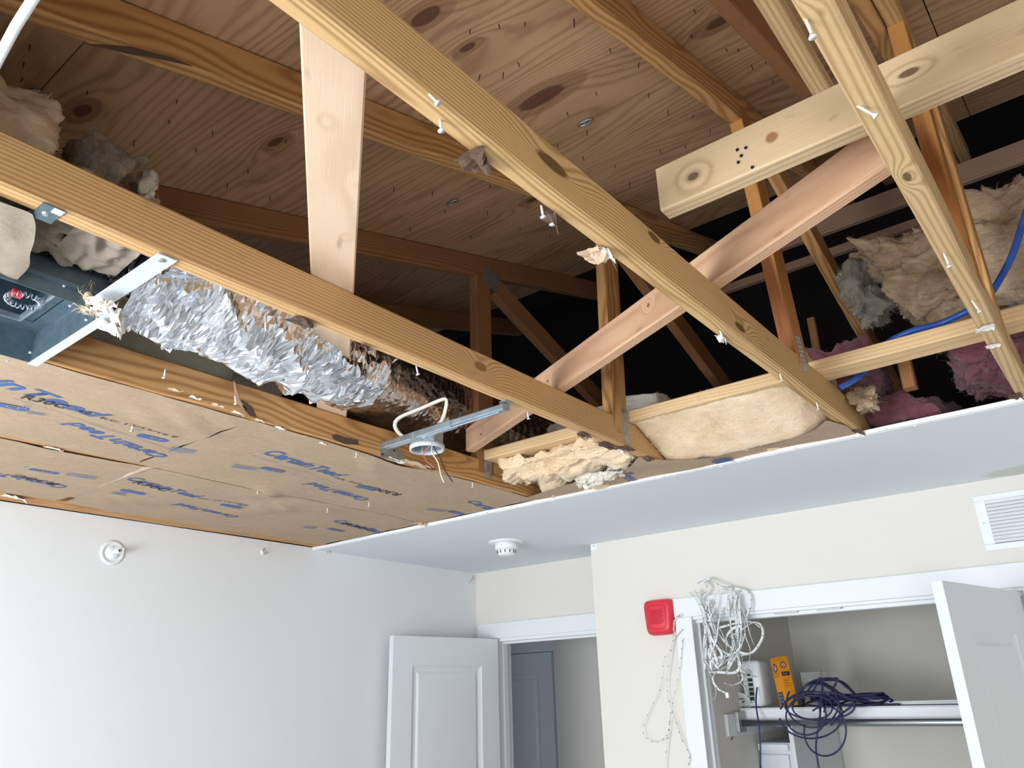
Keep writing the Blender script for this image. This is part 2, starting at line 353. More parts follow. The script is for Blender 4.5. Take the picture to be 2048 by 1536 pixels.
def fbm(p, o=4): return noise.fractal(Vector(p), 1., 2., o)
def blob(name, lo, hi, m, parent=None, amp=.02, freq=9, n=26, seed=0, shape=None, ridged=False, rounding=.25, layer=0, fuzz=0, flen=.014):
    """lumpy batt or tuft filling the box lo..hi"""
    bm = bmesh.new(); bmesh.ops.create_cube(bm, size=2)
    bmesh.ops.subdivide_edges(bm, edges=bm.edges[:], cuts=n, use_grid_fill=True)
    lo, hi = Vector(lo), Vector(hi); c = (lo+hi)/2; e = (hi-lo)/2
    for v in bm.verts:
        q = v.co.copy(); ln = max(abs(q.x), abs(q.y), abs(q.z)); sph = q.normalized(); q = q.lerp(sph*1.1, rounding)
        p = Vector((c.x+q.x*e.x, c.y+q.y*e.y, c.z+q.z*e.z)); nn = Vector((q.x/e.x, q.y/e.y, q.z/e.z)).normalized()
        k = noise.turbulence(p*freq+Vector((seed, 0, 0)), 4, False)-.5 if not ridged else fbm(p*freq+Vector((seed, 0, 0)), 5)
        p += nn*amp*k*1.6+nn*amp*.25*noise.noise(p*90)
        if layer: p += nn*layer*noise.noise(Vector((p.x*5, p.y*5, p.z*70+3*noise.noise(p*4))))+nn*layer*.5*noise.noise(Vector((p.x*16, p.y*16, p.z*160)))
        if shape: p = shape(p, q)
        v.co = p
    mb = MB(); bm.verts.index_update(); mb.add([v.co.copy() for v in bm.verts], [[v.index for v in f.verts] for f in bm.faces]); bm.free()
    o = mb.build(name, m, parent, smooth=True)
    if fuzz:
        rs = random.Random(seed*7+1); me = o.data; fm = MB(); og = ABS[o.name]; np_ = len(me.polygons)
        for _ in range(fuzz):
            pl = me.polygons[rs.randrange(np_)]; c0 = og+pl.center; nn = pl.normal
            t = Vector((rs.uniform(-1, 1), rs.uniform(-1, 1), rs.uniform(-.6, .6))); t = (t-nn*t.dot(nn)*.8).normalized(); L = flen*rs.uniform(.5, 1.5); sd = t.cross(nn).normalized()*.0006
            m1 = c0+t*L*.5+nn*L*.32; e1 = c0+t*L+nn*L*rs.uniform(.0, .4)
            fm.add([c0-t*L*.2-sd-nn*.002, c0-t*L*.2+sd-nn*.002, m1+sd, m1-sd, e1], [(0, 1, 2, 3), (3, 2, 4)])
        f_ = fm.build('loose_fibres', m, o if parent is not None and parent.parent is None else parent); f_['kind'] = 'stuff'
    return o
def text(txt, size, p, d, n, m, parent, name='lettering', shear=0, bold=0, project=None, width=None, th=.0006):
    """letters as a mesh: baseline from p along d, facing n"""
    cu_ = bpy.data.curves.new('t', 'FONT'); cu_.body = txt; cu_.size = size; cu_.shear = shear; cu_.offset = bold; cu_.resolution_u = 3; cu_.extrude = 0
    t = bpy.data.objects.new('t', cu_); C.objects.link(t); dg = bpy.context.evaluated_depsgraph_get(); me = bpy.data.meshes.new_from_object(t.evaluated_get(dg))
    bpy.data.objects.remove(t); d = Vector(d).normalized(); n = Vector(n).normalized(); u = n.cross(d); p = Vector(p)
    xs = [v.co.x for v in me.vertices]; k = width/(max(xs)-min(xs)) if width else 1; x0 = min(xs)
    for v in me.vertices:
        q = p+d*(v.co.x-x0)*k+u*v.co.y
        if project: q.z = project(q.x, q.y)-th
        v.co = q-p
    me.materials.clear(); me.materials.append(m); o = bpy.data.objects.new(name, me); place(o, p, parent); return o

H = .7245; D = .712; BT = H+.089          # underside of chords, underside of drywall, top of bottom chords
XT = {'a': -1.806, 'b': -1.187, 'c': -.577, 'd': -.126, 'w': -2.416}
def roofz(y): return 1.073+.293*y
# ---------------------------------------------------------------- room shell
FL = -EYE
XL, XR, YB, YC = -3.222, 1.7, 3.68, 3.37
struct('floor', MB().box(-5.2, 2.2, -1.3, 6.2, FL-.1, FL), M['floor'])
struct('wall_left', MB().box(XL-.12, XL, YW-.12, YB+.12, FL, H-.002), M['wall_l'], origin=O0)
struct('wall_right', MB().box(XR, XR+.12, YW-.12, YC, FL, H-.002), M['wall'], origin=O0)
mb = MB(); xs = [XL] + [v for w_ in WINDOWS for v in w_[:2]] + [XR]
z0, z1 = WINDOWS[0][2:]
mb.box(XL, XR, YW-.12, YW, FL, z0); mb.box(XL, XR, YW-.12, YW, z1, H-.002)
for a, b in ((xs[0], xs[1]), (xs[2], xs[3]), (xs[4], xs[5])): mb.box(a, b, YW-.12, YW, z0, z1)
struct('wall_window', mb, M['wall'], origin=O0)
for i, (x0, x1, z0, z1) in enumerate(WINDOWS):
    w_ = empty('window_%d' % (i+1), ((x0+x1)/2, YW, z0), kind='structure')
    fr = MB().box(x0, x1, YW-.08, YW-.04, z0, z0+.04).box(x0, x1, YW-.08, YW-.04, z1-.04, z1).box(x0, x0+.04, YW-.08, YW-.04, z0+.04, z1-.04).box(x1-.04, x1, YW-.08, YW-.04, z0+.04, z1-.04).box(x0+.04, x1-.04, YW-.075, YW-.045, (z0+z1)/2-.02, (z0+z1)/2+.02)
    fr.build('window_frame', M['trim'], w_)
# wall with the doorway (y = YB)
DX0, DX1, DZ = -3.06, -2.30, .300
mb = MB().box(XL, DX0-.02, YB, YB+.12, FL, D).box(DX0-.02, DX1+.02, YB, YB+.12, DZ+.018, D).box(DX1+.02, -2.165, YB, YB+.12, FL, D)
struct('wall_back', mb, M['wall'], origin=O0)
# closet wall (y = YC), bumps forward; its end face closes the jog
CX0, CX1, CZ = -1.645, -.345, .300
mb = MB().box(-2.168, CX0-.001, YC, YC+.115, FL, D).box(CX0-.001, CX1+.001, YC, YC+.115, CZ+.005, D).box(CX1+.001, XR+.12, YC, YC+.115, FL, D).box(-2.168, -2.05, YC+.115, YB+.12, FL, D)
struct('wall_closet', mb, M['wall'], origin=O0)
# drywall ceiling that is still up
mb = MB()
n = 90; top = []; 
def edge_y(x): return 2.436+.004*noise.noise(Vector((x*6, 0, 0)))+.002*noise.noise(Vector((x*31, 3, 0)))
xs = [XL+(1.82-XL)*i/n for i in range(n+1)]
for i in range(n):
    a, b = xs[i], xs[i+1]; ya, yb = edge_y(a), edge_y(b); v = []
    mb.add([(a, ya, D), (b, yb, D), (b, 3.82, D), (a, 3.82, D), (a, ya, H-.0005), (b, yb, H-.0005), (b, 3.82, H-.0005), (a, 3.82, H-.0005)], [(0, 1, 2, 3), (4, 5, 6, 7), (0, 1, 5, 4)] + ([(0, 3, 7, 4)] if i == 0 else []) + ([(1, 2, 6, 5)] if i == n-1 else []))
mb.box(XL, 1.82, YW-.12, .04, D, H-.0005)  # unseen strip added to keep window light out of the attic
bmz = mb.build('ceiling', M['ceil'], origin=O0); tag(bmz, kind='structure')
g = MB(); g.grid(lambda u, v: (XL+(1.82-XL)*u, edge_y(XL+(1.82-XL)*u)-.0012-.0015*abs(noise.noise(Vector((u*120, v*3, 0)))), D-.0015+(H-D)*v), 260, 3)
g.build('drywall_edge', M['gyp'], bmz)
g = MB(); g.grid(lambda u, v: (XL+(1.82-XL)*u, edge_y(XL+(1.82-XL)*u)-.001+(.013+.004*noise.noise(Vector((u*40, 2, 0))))*v, D-.0008), 220, 1); g.build('bare_edge_strip', M['gyp'], bmz)
g = MB(); g.tube([(XL+(1.82-XL)*i/120, edge_y(XL+(1.82-XL)*i/120)+.016+.002*noise.noise(Vector((i*.4, 5, 0))), D-.0002) for i in range(121)], .0022, 5, flat=.5); g.build('peeled_paint_ridge', M['gyp'], bmz)
g = MB()
for i in range(26):
    x = random.uniform(-3.1, .1); y = edge_y(x)+random.uniform(-.006, .02); r = random.uniform(.003, .008)
    g.lathe([(r*.2, -.002), (r, 0), (r*.5, .004)], (x, y, D-.002), seg=6)
g = tag(g.build('plaster_crumbs', M['gyp'], bmz), kind='stuff')

# hallway behind the doorway
struct('wall_hall_left', MB().box(-4.9, -4.78, YB+.12, 5.2, FL, D), M['wall'])
struct('wall_hall_back', MB().box(-4.9, -2.05, 5.0, 5.12, FL, D), M['wall'])
struct('wall_hall_right', MB().box(-2.05, -1.93, YB+.12, 5.12, FL, D), M['wall'])
struct('ceiling_hall', MB().box(-4.9, -1.93, 3.82, 5.12, D, H), M['ceil'])
struct('wall_hall_jog', MB().box(-3.50, -2.05, 4.88, 5.0, FL, D), M['wall'])
# closet interior
struct('wall_closet_left', MB().box(-1.93, -1.66, YC+.115, 4.75, FL, D), M['wall'])
struct('wall_closet_back', MB().box(-1.66, .3, 4.62, 4.74, FL, D), M['wall'])
struct('wall_closet_right', MB().box(.2, .3, YC+.115, 4.62, FL, D), M['wall'])
struct('ceiling_closet', MB().box(-1.93, .3, 3.82, 4.75, D, H), M['ceil'])

def casing_z(mb, x0, x1, z0, z1, y, t=.016):
    mb.bevbox(x0, x1, y-t, y, z0, z1, .003)
# doorway trim
t1 = empty('trim_1', ((DX0+DX1)/2, YB, FL), kind='structure')
mb = MB(); casing_z(mb, -3.193, -2.17, .318, .406, YB, .018); mb.build('head_casing', M['trim'], t1)
mb = MB(); casing_z(mb, DX0-.085, DX0-.004, FL, .318, YB, .016); mb.build('side_casing', M['trim'], t1)
MB().box(DX0-.02, DX0, YB-.004, YB+.125, FL, DZ).build('jamb', M['trim'], t1)
MB().box(DX0-.02, DX1+.02, YB-.004, YB+.125, DZ, DZ+.018).build('head_jamb', M['trim'], t1)
MB().box(DX0, DX0+.012, YB+.045, YB+.08, FL, DZ-.012).build('stop_strip', M['trim'], t1)
MB().box(DX0, DX1, YB+.045, YB+.08, DZ-.012, DZ).build('stop_strip', M['trim'], t1)
# closet trim
t2 = empty('trim_2', ((CX0+CX1)/2, YC, FL), kind='structure')
mb = MB(); casing_z(mb, CX0-.082, CX1+.30, .312, .398, YC, .018); mb.build('head_casing', M['trim'], t2)
mb = MB(); casing_z(mb, CX0-.082, CX0+.002, FL, .312, YC, .016); mb.build('side_casing', M['trim'], t2)
mb = MB(); casing_z(mb, CX1-.002, CX1+.082, FL, .312, YC, .016); mb.build('side_casing', M['trim'], t2)
MB().box(CX0-.018, CX0, YC-.002, YC+.117, FL, CZ).build('jamb', M['trim'], t2)
MB().box(CX1, CX1+.018, YC-.002, YC+.117, FL, CZ).build('jamb', M['trim'], t2)
MB().box(CX0, CX1, YC-.002, YC+.117, CZ, CZ+.018).build('head_jamb', M['trim'], t2)
MB().box(CX0, CX1, YC+.03, YC+.05, CZ-.014, CZ).box(CX0, CX1, YC+.062, YC+.082, CZ-.014, CZ).build('door_track', M['trim'], t2)
for x in (-1.27, -1.09): MB().box(x, x+.10, YC+.010, YC+.022, CZ-.006, CZ-.0005).build('catch_plate', M['plate'], t2)
for zz in (0, 1): MB().box(CX0-.0005, CX0+.010, YC+.045+.035*zz, YC+.060+.035*zz, FL, CZ-.002).build('jamb_strip', M['trim'], t2)

def panel_door(name, hinge, free, ztop, th, m, side=1, panels=None, kind=None, label=None):
    """slab from hinge to free (plan points) with a moulded recessed panel on both faces"""
    h, f = Vector((*hinge, 0)), Vector((*free, 0)); x = (f-h).normalized(); L = (f-h).length; y = Vector((0, 0, 1)).cross(x); H_ = ztop-FL-.01
    root = empty(name, (h.x, h.y, FL+.01), label=label, kind=kind)
    st, top = .125, .145
    def P(a, b, c): return h+x*a+y*b+Vector((0, 0, FL+.01+c))
    def obox(mb, a0, a1, b0, b1, c0, c1): mb.add([P(a, b, c) for a in (a0, a1) for b in (b0, b1) for c in (c0, c1)], [(0, 1, 3, 2), (4, 6, 7, 5), (0, 4, 5, 1), (2, 3, 7, 6), (0, 2, 6, 4), (1, 5, 7, 3)])
    mb = MB(); obox(mb, 0, st, 0, th, 0, H_); obox(mb, L-st, L, 0, th, 0, H_); obox(mb, st, L-st, 0, th, H_-top, H_); obox(mb, st, L-st, 0, th, 0, .22); obox(mb, st, L-st, 0, th, .85, .98)
    mb.build('door_frame', m, root)
    for c0, c1 in ((.98, H_-top), (.22, .85)):
        mb = MB(); q = .045; a0, a1 = st, L-st; g = .011; r = .004
        for b, sgn in ((0, 1), (th, -1)):
            rings = [(a0, a1, c0, c1, b), (a0+.006, a1-.006, c0+.006, c1-.006, b+sgn*.005), (a0+.02, a1-.02, c0+.02, c1-.02, b+sgn*g), (a0+q-.012, a1-q+.012, c0+q-.012, c1-q+.012, b+sgn*g), (a0+q, a1-q, c0+q, c1-q, b+sgn*r)]
            vs = []; fs = []
            for (u0, u1, v0, v1, bb) in rings: vs += [P(u0, bb, v0), P(u1, bb, v0), P(u1, bb, v1), P(u0, bb, v1)]
            for k in range(len(rings)-1):
                for j in range(4): fs.append((k*4+j, k*4+(j+1) % 4, k*4+4+(j+1) % 4, k*4+4+j))
            fs.append(tuple((len(rings)-1)*4+j for j in range(4))); mb.add(vs, fs)
        mb.build('door_panel', m, root)
    for c in (.25, 1.0, H_-.2):
        MB().tube([P(-.004, -.004 if side > 0 else th+.004, c), P(-.004, -.004 if side > 0 else th+.004, c+.09)], .006, 10).build('hinge', M['steel'], root)
    return root
panel_door('door_1', (-3.066, 3.655), (-3.172, 2.930), .313, .035, M['door'], kind='structure')
panel_door('door_2', (-.392, 3.350), (-.522, 2.756), .296, .034, M['door'], side=1, kind='structure')
panel_door('door_3', (-3.60, 4.985), (-4.35, 4.985), .30, .03, M['door'], kind='structure')
t3 = empty('trim_3', (-4.0, 4.98, FL), kind='structure')
MB().bevbox(-4.5, -3.512, 4.975, 4.999, .305, .385).build('head_casing', M['trim'], t3); MB().bevbox(-3.595, -3.512, 4.975, 4.999, FL, .305).build('side_casing', M['trim'], t3)

# ---------------------------------------------------------------- roof deck: plywood sheets, clips, nails
deck = empty('roof_deck', (-1, 2, roofz(2)), kind='structure')
sl = math.atan(.293); seams = [-1.45, -.835, .385, 1.575, 2.80]
ABSD = ABS['roof_deck']
for i in range(len(seams)-1):
    off = 1.22 if i % 2 else 0
    for j in range(4):
        x0 = -6.1+off+2.44*j-.02*i; x1 = x0+2.437; y0, y1 = seams[i]+.0015, seams[i+1]-.0015
        me = bpy.data.meshes.new('plywood_sheet'); t = .012/math.cos(sl)
        vs_ = [(x, y/math.cos(sl), z) for x in (x0, x1) for y in (y0, y1) for z in (0, .012)]
        me.from_pydata(vs_, [], [(0, 1, 3, 2), (4, 6, 7, 5), (0, 4, 5, 1), (2, 3, 7, 6), (0, 2, 6, 4), (1, 5, 7, 3)]); me.materials.append(M['ply'])
        o = bpy.data.objects.new('plywood_sheet', me); o.rotation_euler = (sl, 0, 0); place(o, (0, 0, 1.0735), deck)
backer = MB().add([(-6.2, -1.5, roofz(-1.5)+.020), (4, -1.5, roofz(-1.5)+.020), (4, 2.8, roofz(2.8)+.020), (-6.2, 2.8, roofz(2.8)+.020)], [(0, 1, 2, 3)]); backer.build('roofing_felt', M['dark'], deck)
for (px, py) in ((1170, 243), (905, 403), (65, 187)):
    d = ray(px, py); p = d*(1.073/(d.z-.293*d.y)); p.z -= .004; pts = [(p.x+.022*math.cos(a), p.y+.011*math.sin(a), p.z+.293*.011*math.sin(a)) for a in [2*math.pi*i/20 for i in range(21)]]
    MB().tube(pts, .0032, 6, caps=False).box(p.x-.004, p.x+.004, p.y-.012, p.y+.012, p.z-.002, p.z+.004).build('panel_clip', M['plate'], deck)
nm = MB().lathe([(.0014, 0), (.0012, -.014), (.0002, -.019)], O0, seg=6); nail_o = None
NAILS = [(1148, 38), (1050, 45), (998, 50), (1148, 48), (1036, 125), (1007, 145), (1219, 97), (1278, 125), (1192, 185), (1297, 187), (1134, 225), (1174, 262), (1115, 288), (1165, 313), (1336, 220), (1385, 230), (1388, 20), (1382, 70), (1452, 98), (1476, 98), (1420, 260), (940, 60), (960, 150),
         (175, 182), (355, 200), (338, 240), (425, 262), (392, 297), (268, 280), (572, 280), (496, 338), (455, 368), (540, 392), (60, 90), (48, 125), (46, 156), (788, 375), (865, 382), (980, 370), (890, 420), (975, 422), (1230, 330), (1260, 365), (1210, 395), (1503, 130), (1530, 120), (1545, 160), (820, 455), (940, 470), (760, 520), (1040, 455), (1100, 470), (700, 100), (1320, 300), (1370, 290)]
for (px, py) in NAILS:
    d = ray(px, py); p = d*(1.071/(d.z-.293*d.y))
    if nail_o is None:
        nail_o = nm.build('roofing_nail', M['nail'], deck, origin=O0); nail_o.location = p-ABSD
    else:
        o = nail_o.copy(); C.objects.link(o); o.parent = deck; o.location = p-ABSD; o.rotation_euler = (random.uniform(-.2, .2), random.uniform(-.25, .25), 0); o.scale = (1, 1, random.uniform(.7, 1.1))
# closes the attic at its ends
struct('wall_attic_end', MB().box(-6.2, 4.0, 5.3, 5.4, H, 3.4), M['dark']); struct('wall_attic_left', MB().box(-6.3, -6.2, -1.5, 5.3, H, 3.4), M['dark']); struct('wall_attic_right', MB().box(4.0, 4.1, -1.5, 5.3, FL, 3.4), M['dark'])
struct('ceiling_attic_void', MB().box(-6.2, 4.0, 2.7, 5.4, 3.4, 3.5), M['dark']); struct('wall_attic_void', MB().box(-6.2, 4.0, 2.62, 2.70, roofz(2.7)+.04, 3.4), M['dark'])  # black shell added over the void beyond the deck, keeps the far attic dark
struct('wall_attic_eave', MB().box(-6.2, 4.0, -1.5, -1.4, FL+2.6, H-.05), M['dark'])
# ---------------------------------------------------------------- roof trusses
def screw(parent, p, bend=0, d=(0, 0, -1), L=.030):
    p = Vector(p); d = Vector(d); d = (d+Vector((bend, bend*.5, 0))).normalized()
    q = p+d*L; MB().tube([p-d*.004, p+d*L*.8], .0019, 6).lathe([(.0015, 0), (.0046, L*.22), (.0052, L*.25)], p+d*L*.75, d, 10).build('drywall_screw', M['paper_w'], parent, True)
def scrap(parent, p, sx, sy, m, seed, drop=.02, name='torn_paper'):
    p = Vector(p)
    def fn(u, v):
        n_ = noise.noise(Vector((u*2.5+seed, v*2.5, 1))); n2 = noise.noise(Vector((u*3, v*3+seed, 7)))
        return (p.x+(u-.5)*sx*(1+.5*n_), p.y+(v-.5)*sy*(1+.6*n2), p.z-.002-drop*abs(n_+n2*.6)*(.3+u*v*2))
    MB().grid(fn, 7, 7).build(name, m, parent)
def truss(k, label, chord, topm, web=None):
    x = XT[k]; root = empty('roof_truss', (x, -.9, H), label, 'truss')
    board('bottom_chord', (x, -.9, H+.0445), (x, 5.1, H+.0445), .038, .089, chord, root, wob=.0015, seed=x*10)
    y0, y1 = -1.3, 3.15
    board('top_chord', (x, y0, roofz(y0)-.0475), (x, y1, roofz(y1)-.0475), .038, .089, topm, root, wob=.001, seed=x)
    return root
Ta = truss('a', 'orange-brown roof truss beside the paper-faced insulation, with a post at the dark gap', M['fir'], M['fir_dark'])
Tb = truss('b', 'pale roof truss above the silver duct, holding the bar of the round ceiling box', M['pine_a'], M['fir'])
Tc = truss('c', 'knotty pale roof truss crossing the middle of the opening, above the closet wall', M['pine_b'], M['fir'])
Td = truss('d', 'coarse-grained pale roof truss nearest the right, under the short upper brace', M['pine_c'], M['pine_a'])
Tw = truss('w', 'roof truss mostly hidden above the two rows of brown paper facing', M['fir'], M['fir_dark'])
def web(parent, x, a, b, m, w=.038, h=.089):   # a, b = (y, z) of the axis
    return board('web', (x, a[0], a[1]), (x, b[0], b[1]), w, h, m, parent, up=(0, 1, 0) if abs(b[1]-a[1]) > abs(b[0]-a[0]) else (0, 0, 1), ch=.002)
web(Ta, XT['a'], (2.107, BT-.05), (2.107, 1.60), M['fir_dark']); web(Ta, XT['a'], (2.19, 1.585), (4.2, .82), M['fir_dark'])
web(Tb, XT['b'], (2.037, BT-.055), (2.08, 1.60), M['fir']); web(Tb, XT['b'], (2.16, 1.52), (4.0, .80), M['fir_dark'])
web(Tc, XT['c'], (1.975, BT-.05), (1.845, 1.56), M['fir_grain']); web(Tc, XT['c'], (2.0, 1.55), (3.6, .95), M['fir'])
web(Td, XT['d'], (1.735, BT-.04), (1.745, 1.54), M['fir_grain']); web(Td, XT['d'], (2.048, BT-.05), (2.048, 1.62), M['fir'])
web(Tw, XT['w'], (2.10, BT-.05), (2.10, 1.6), M['fir_dark'])
board('top_chord', (-.165, .3, roofz(.3)-.05), (-.165, 3.2, roofz(3.2)-.05), .036, .089, M['fir'], Td, ch=.002)
extra = board('rafter', (-.385, .2, roofz(.2)-.048), (-.385, 2.95, roofz(2.95)-.048), .038, .089, M['fir_dark']); tag(extra, 'dim brown rafter against the roof plywood left of the coarse-grained truss', 'rafter')
pu = board('purlin', (-.275, .4, 1.22), (-.275, 1.62, 1.22), .036, .06, M['pine_c']); tag(pu, 'short yellowish stud in the dark, left of the coarse-grained truss', 'stud')
# toothed nail plates
def plate_x(parent, x, y, z, w, h, ang=0):
    mb = MB().box(x, x+.0012, y-w/2, y+w/2, z-h/2, z+h/2)
    nx, nz = max(2, int(w/.008)), max(3, int(h/.012))
    for i in range(nx):
        for j in range(nz):
            yy = y-w/2+(i+.5)*w/nx; zz = z-h/2+(j+.5)*h/nz; mb.box(x+.0012, x+.0022, yy-.0013, yy+.0013, zz-.004, zz+.004)
    o = mb.build('nail_plate', M['plate'], parent, origin=(x, y, z)); o.rotation_euler = (ang, 0, 0)
plate_x(Tc, XT['c']+.0195, 1.962, .825, .035, .10, R(12)); plate_x(Tb, XT['b']+.0195, 2.068, .790, .036, .115, R(5)); plate_x(Ta, XT['a']+.0195, 2.115, .800, .040, .105); plate_x(Ta, XT['a']+.0195, 2.16, 1.60, .09, .09, R(-15))
for (T, px, py, bend) in ((Tc, 860, 190, .6), (Tc, 880, 240, .1), (Tc, 1083, 415, .1), (Tc, 1108, 430, -.2), (Tc, 1440, 662, .2), (Tc, 1633, 806, .1), (Tc, 1560, 748, .1), (Td, 1612, 40, .1), (Td, 1717, 213, .8), (Td, 1888, 508, .1), (Td, 1944, 602, .3), (Tb, 833, 735, .2), (Tb, 1010, 808, .2), (Tb, 1055, 825, .1), (Ta, 713, 903, 0), (Ta, 470, 795, .2)):
    p = onz(px, py, H); screw(T, p, bend, L=.028 if T is Td else .019)
for (px, py, k, bend) in ((265, 850, 'w', 0), (330, 742, 'a', 0), (738, 1005, 'w', 0), (515, 978, 'w', .1), (945, 965, 'a', 0), (655, 1016, 'w', 0)):
    screw({'w': Tw, 'a': Ta}[k], onz(px, py, H-.003), bend, L=.018)
scrap(Tc, onz(950, 315, H), .05, .04, M['paper_b'], 3, .03); scrap(Tc, onz(1190, 505, H), .045, .05, M['paper_t'], 8, .035); scrap(Tc, onz(1203, 500, H), .03, .03, M['paper_w'], 11, .02)
scrap(Tc, onz(1097, 430, H), .025, .03, M['paper_b'], 14, .02); scrap(Tc, onz(1440, 672, H), .015, .03, M['paper_w'], 17, .02); scrap(Tc, onz(1705, 862, H), .05, .03, M['paper_b'], 18, .012)
scrap(Tb, onz(1165, 868, H), .03, .05, M['paper_b'], 21, .012); scrap(Tb, onz(1215, 890, H), .035, .09, M['paper_b'], 22, .014); scrap(Tb, onz(1240, 900, H), .02, .05, M['paper_w'], 27, .014); scrap(Tb, onz(1255, 895, H), .03, .06, M['paper_b'], 31, .012)
scrap(Tb, onz(1295, 915, H), .03, .04, M['paper_b'], 35, .010); scrap(Tb, onz(603, 640, H), .04, .05, M['paper_b'], 39, .016); scrap(Tb, onz(730, 690, H), .016, .03, M['paper_b'], 41, .016)
scrap(Td, onz(1970, 655, H), .035, .03, M['paper_w'], 44, .004); scrap(Td, onz(1985, 690, H), .03, .02, M['paper_w'], 46, .004); scrap(Td, onz(2030, 790, H), .03, .04, M['paper_b'], 48, .012)
def splinter(T, x, pts, m, name='torn_paper'): MB().poly([onx(px, py, x) for px, py in pts], (.002, 0, 0)).build(name, m, T)
xa = XT['a']+.0195
splinter(Ta, xa, [(663, 872), (672, 868), (690, 875), (715, 880), (717, 890), (690, 888), (668, 880)], M['paper_b']); splinter(Ta, xa, [(478, 803), (485, 800), (505, 815), (513, 835), (500, 832), (487, 818)], M['paper_b'])
splinter(Ta, xa, [(467, 762), (470, 768), (474, 785), (478, 800), (495, 822), (486, 817), (471, 802)], M['paper_t'])
MB().poly([onx(px, py, XT['b']+.0192) for px, py in [(165, 88), (215, 90), (262, 94), (310, 107), (345, 116), (385, 133), (345, 124), (300, 115), (262, 109), (212, 98)]], (.0015, 0, 0)).build('wood_split', M['paper_b'], Tb)
# wall-side timbers along the left wall
for (x, nm_, lb, m_) in ((-3.135, 'edge_joist', 'orange edge joist under the left margin of the paper facing', M['fir']), (-3.187, 'wall_plate', 'thin orange plate lying right against the top of the left wall', M['fir'])):
    tag(board(nm_, (x, -1.1, H+.03), (x, 2.43, H+.03), .048 if x < -3.15 else .05, .062, m_, wob=.002, seed=x), lb, 'timber')

# ---------------------------------------------------------------- braces lying on the bottom chords
p0, p1 = Vector((-.545, .385, BT+.019)), Vector((-1.835, 1.426, BT+.019)); o = board('flat_brace', p0, p1, .089, .038, M['spruce'], ch=.003)
tag(o, 'wide pale board lying flat across the trusses above the silver duct', 'board')
a = onz(932, 903, BT)+Vector((0, 0, .0445)); b = onz(1720, 364, BT)+Vector((0, 0, .0445)); dv = (b-a).normalized(); b += dv*.07; nrm = Vector((-dv.y, dv.x, 0))*.019
o = tag(board('diagonal_brace', a+nrm, b+nrm, .038, .089, M['pink_pine'], ch=.005), 'pinkish diagonal brace on edge, its rounded end by the round ceiling box', 'board')
o = tag(board('upper_brace', (-.512, 1.121, BT+.0415), (1.7, 1.121, BT+.0415), .038, .094, M['spruce_knotty'], ch=.003), 'short-looking pale brace with knots and a rusty stain, sawn end in midair', 'board')
o = tag(board('lateral_brace', (-1.80, 2.139, BT+.019), (1.7, 2.139, BT+.019), .089, .038, M['yellow_pine'], ch=.003), 'yellow board lying flat across the trusses in front of the insulation', 'board')
for (px, py) in ((1475, 300), (1492, 296), (1483, 312), (1477, 325), (1505, 335)):
    p = ony(px, py, 1.1015); MB().lathe([(.003, 0), (.003, .002)], p, (0, -1, 0), 6).build('nail_hole', M['black'], bpy.data.objects['upper_brace'])
# background timbers
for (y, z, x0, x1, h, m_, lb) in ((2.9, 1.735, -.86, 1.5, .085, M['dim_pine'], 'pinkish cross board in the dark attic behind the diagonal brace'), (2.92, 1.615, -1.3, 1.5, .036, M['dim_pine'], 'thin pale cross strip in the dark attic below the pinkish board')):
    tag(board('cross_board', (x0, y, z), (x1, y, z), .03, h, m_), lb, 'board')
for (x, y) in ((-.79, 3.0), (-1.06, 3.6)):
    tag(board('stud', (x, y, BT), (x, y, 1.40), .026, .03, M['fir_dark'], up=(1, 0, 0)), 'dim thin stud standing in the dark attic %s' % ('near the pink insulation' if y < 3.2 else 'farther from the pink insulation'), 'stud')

# ---------------------------------------------------------------- paper-faced batts (left of the first truss)
def kz(x, y):
    z = H-.003+.0045*noise.noise(Vector((x*6, y*4, 2)))+.002*noise.noise(Vector((x*22, y*9, 5)))
    for (cx, cy, rr, am) in ((-2.42, 1.62, .10, .010), (-2.60, 1.78, .10, .009), (-1.93, 1.0, .16, .006), (-1.9, 1.65, .12, .006), (-2.9, 1.3, .14, .006)):
        d2 = ((x-cx)**2+(y-cy)**2)/(rr*rr)
        if d2 < 4: z -= am*math.exp(-d2*1.5)*(1+.4*math.sin((x*1.2+y)*38))
    return z
def batt(label, x0, x1, y0, y1, ztop, e, core, seed, prints=()):
    root = empty('insulation_batt', ((x0+x1)/2, (y0+y1)/2, H-.003), label, 'insulation')
    mb = MB(); nu, nv = 56, int((y1-y0)/.012)
    def fn(u, v):
        y = y0+(y1-y0)*v; l = e['l'](y); r_ = e['r'](y); x = l+(r_-l)*u
        yy = y+e.get('s', lambda x: 0)(x)*(1-v)+e.get('t', lambda x: 0)(x)*v
        return (x, yy, kz(x, yy))
    mb.grid(fn, nu, nv); pf = mb.build('kraft_facing', M['kraft'], root, True)
    def sh(p, q):
        p.z = max(p.z, H+.004); return p
    c = blob('fibreglass', (x0+.045, y0+.01, H+.004), (x1-.045, y1-.01, ztop), core, root, .012, 7, 18, seed, sh, rounding=.08)
    return root, pf
nz = lambda s, a, f: (lambda t: a*noise.noise(Vector((t*f, s, 0))))
crackL = lambda y: -2.418+(.012*math.exp(-((y-.85)/.3)**2)*1.2 if y < 1.2 else 0)+.003*noise.noise(Vector((y*9, 3, 0)))   # right side of the crack (row nearest the duct)
crackR = lambda y: -2.421-(.026*max(0, 1-abs(y-.86)/.36) if y < 1.25 else 0)+.003*noise.noise(Vector((y*8, 13, 0)))
edgeA = lambda y: -1.798+.008*noise.noise(Vector((y*5, 1, 0)))-.028*math.exp(-((y-1.72)/.13)**2)
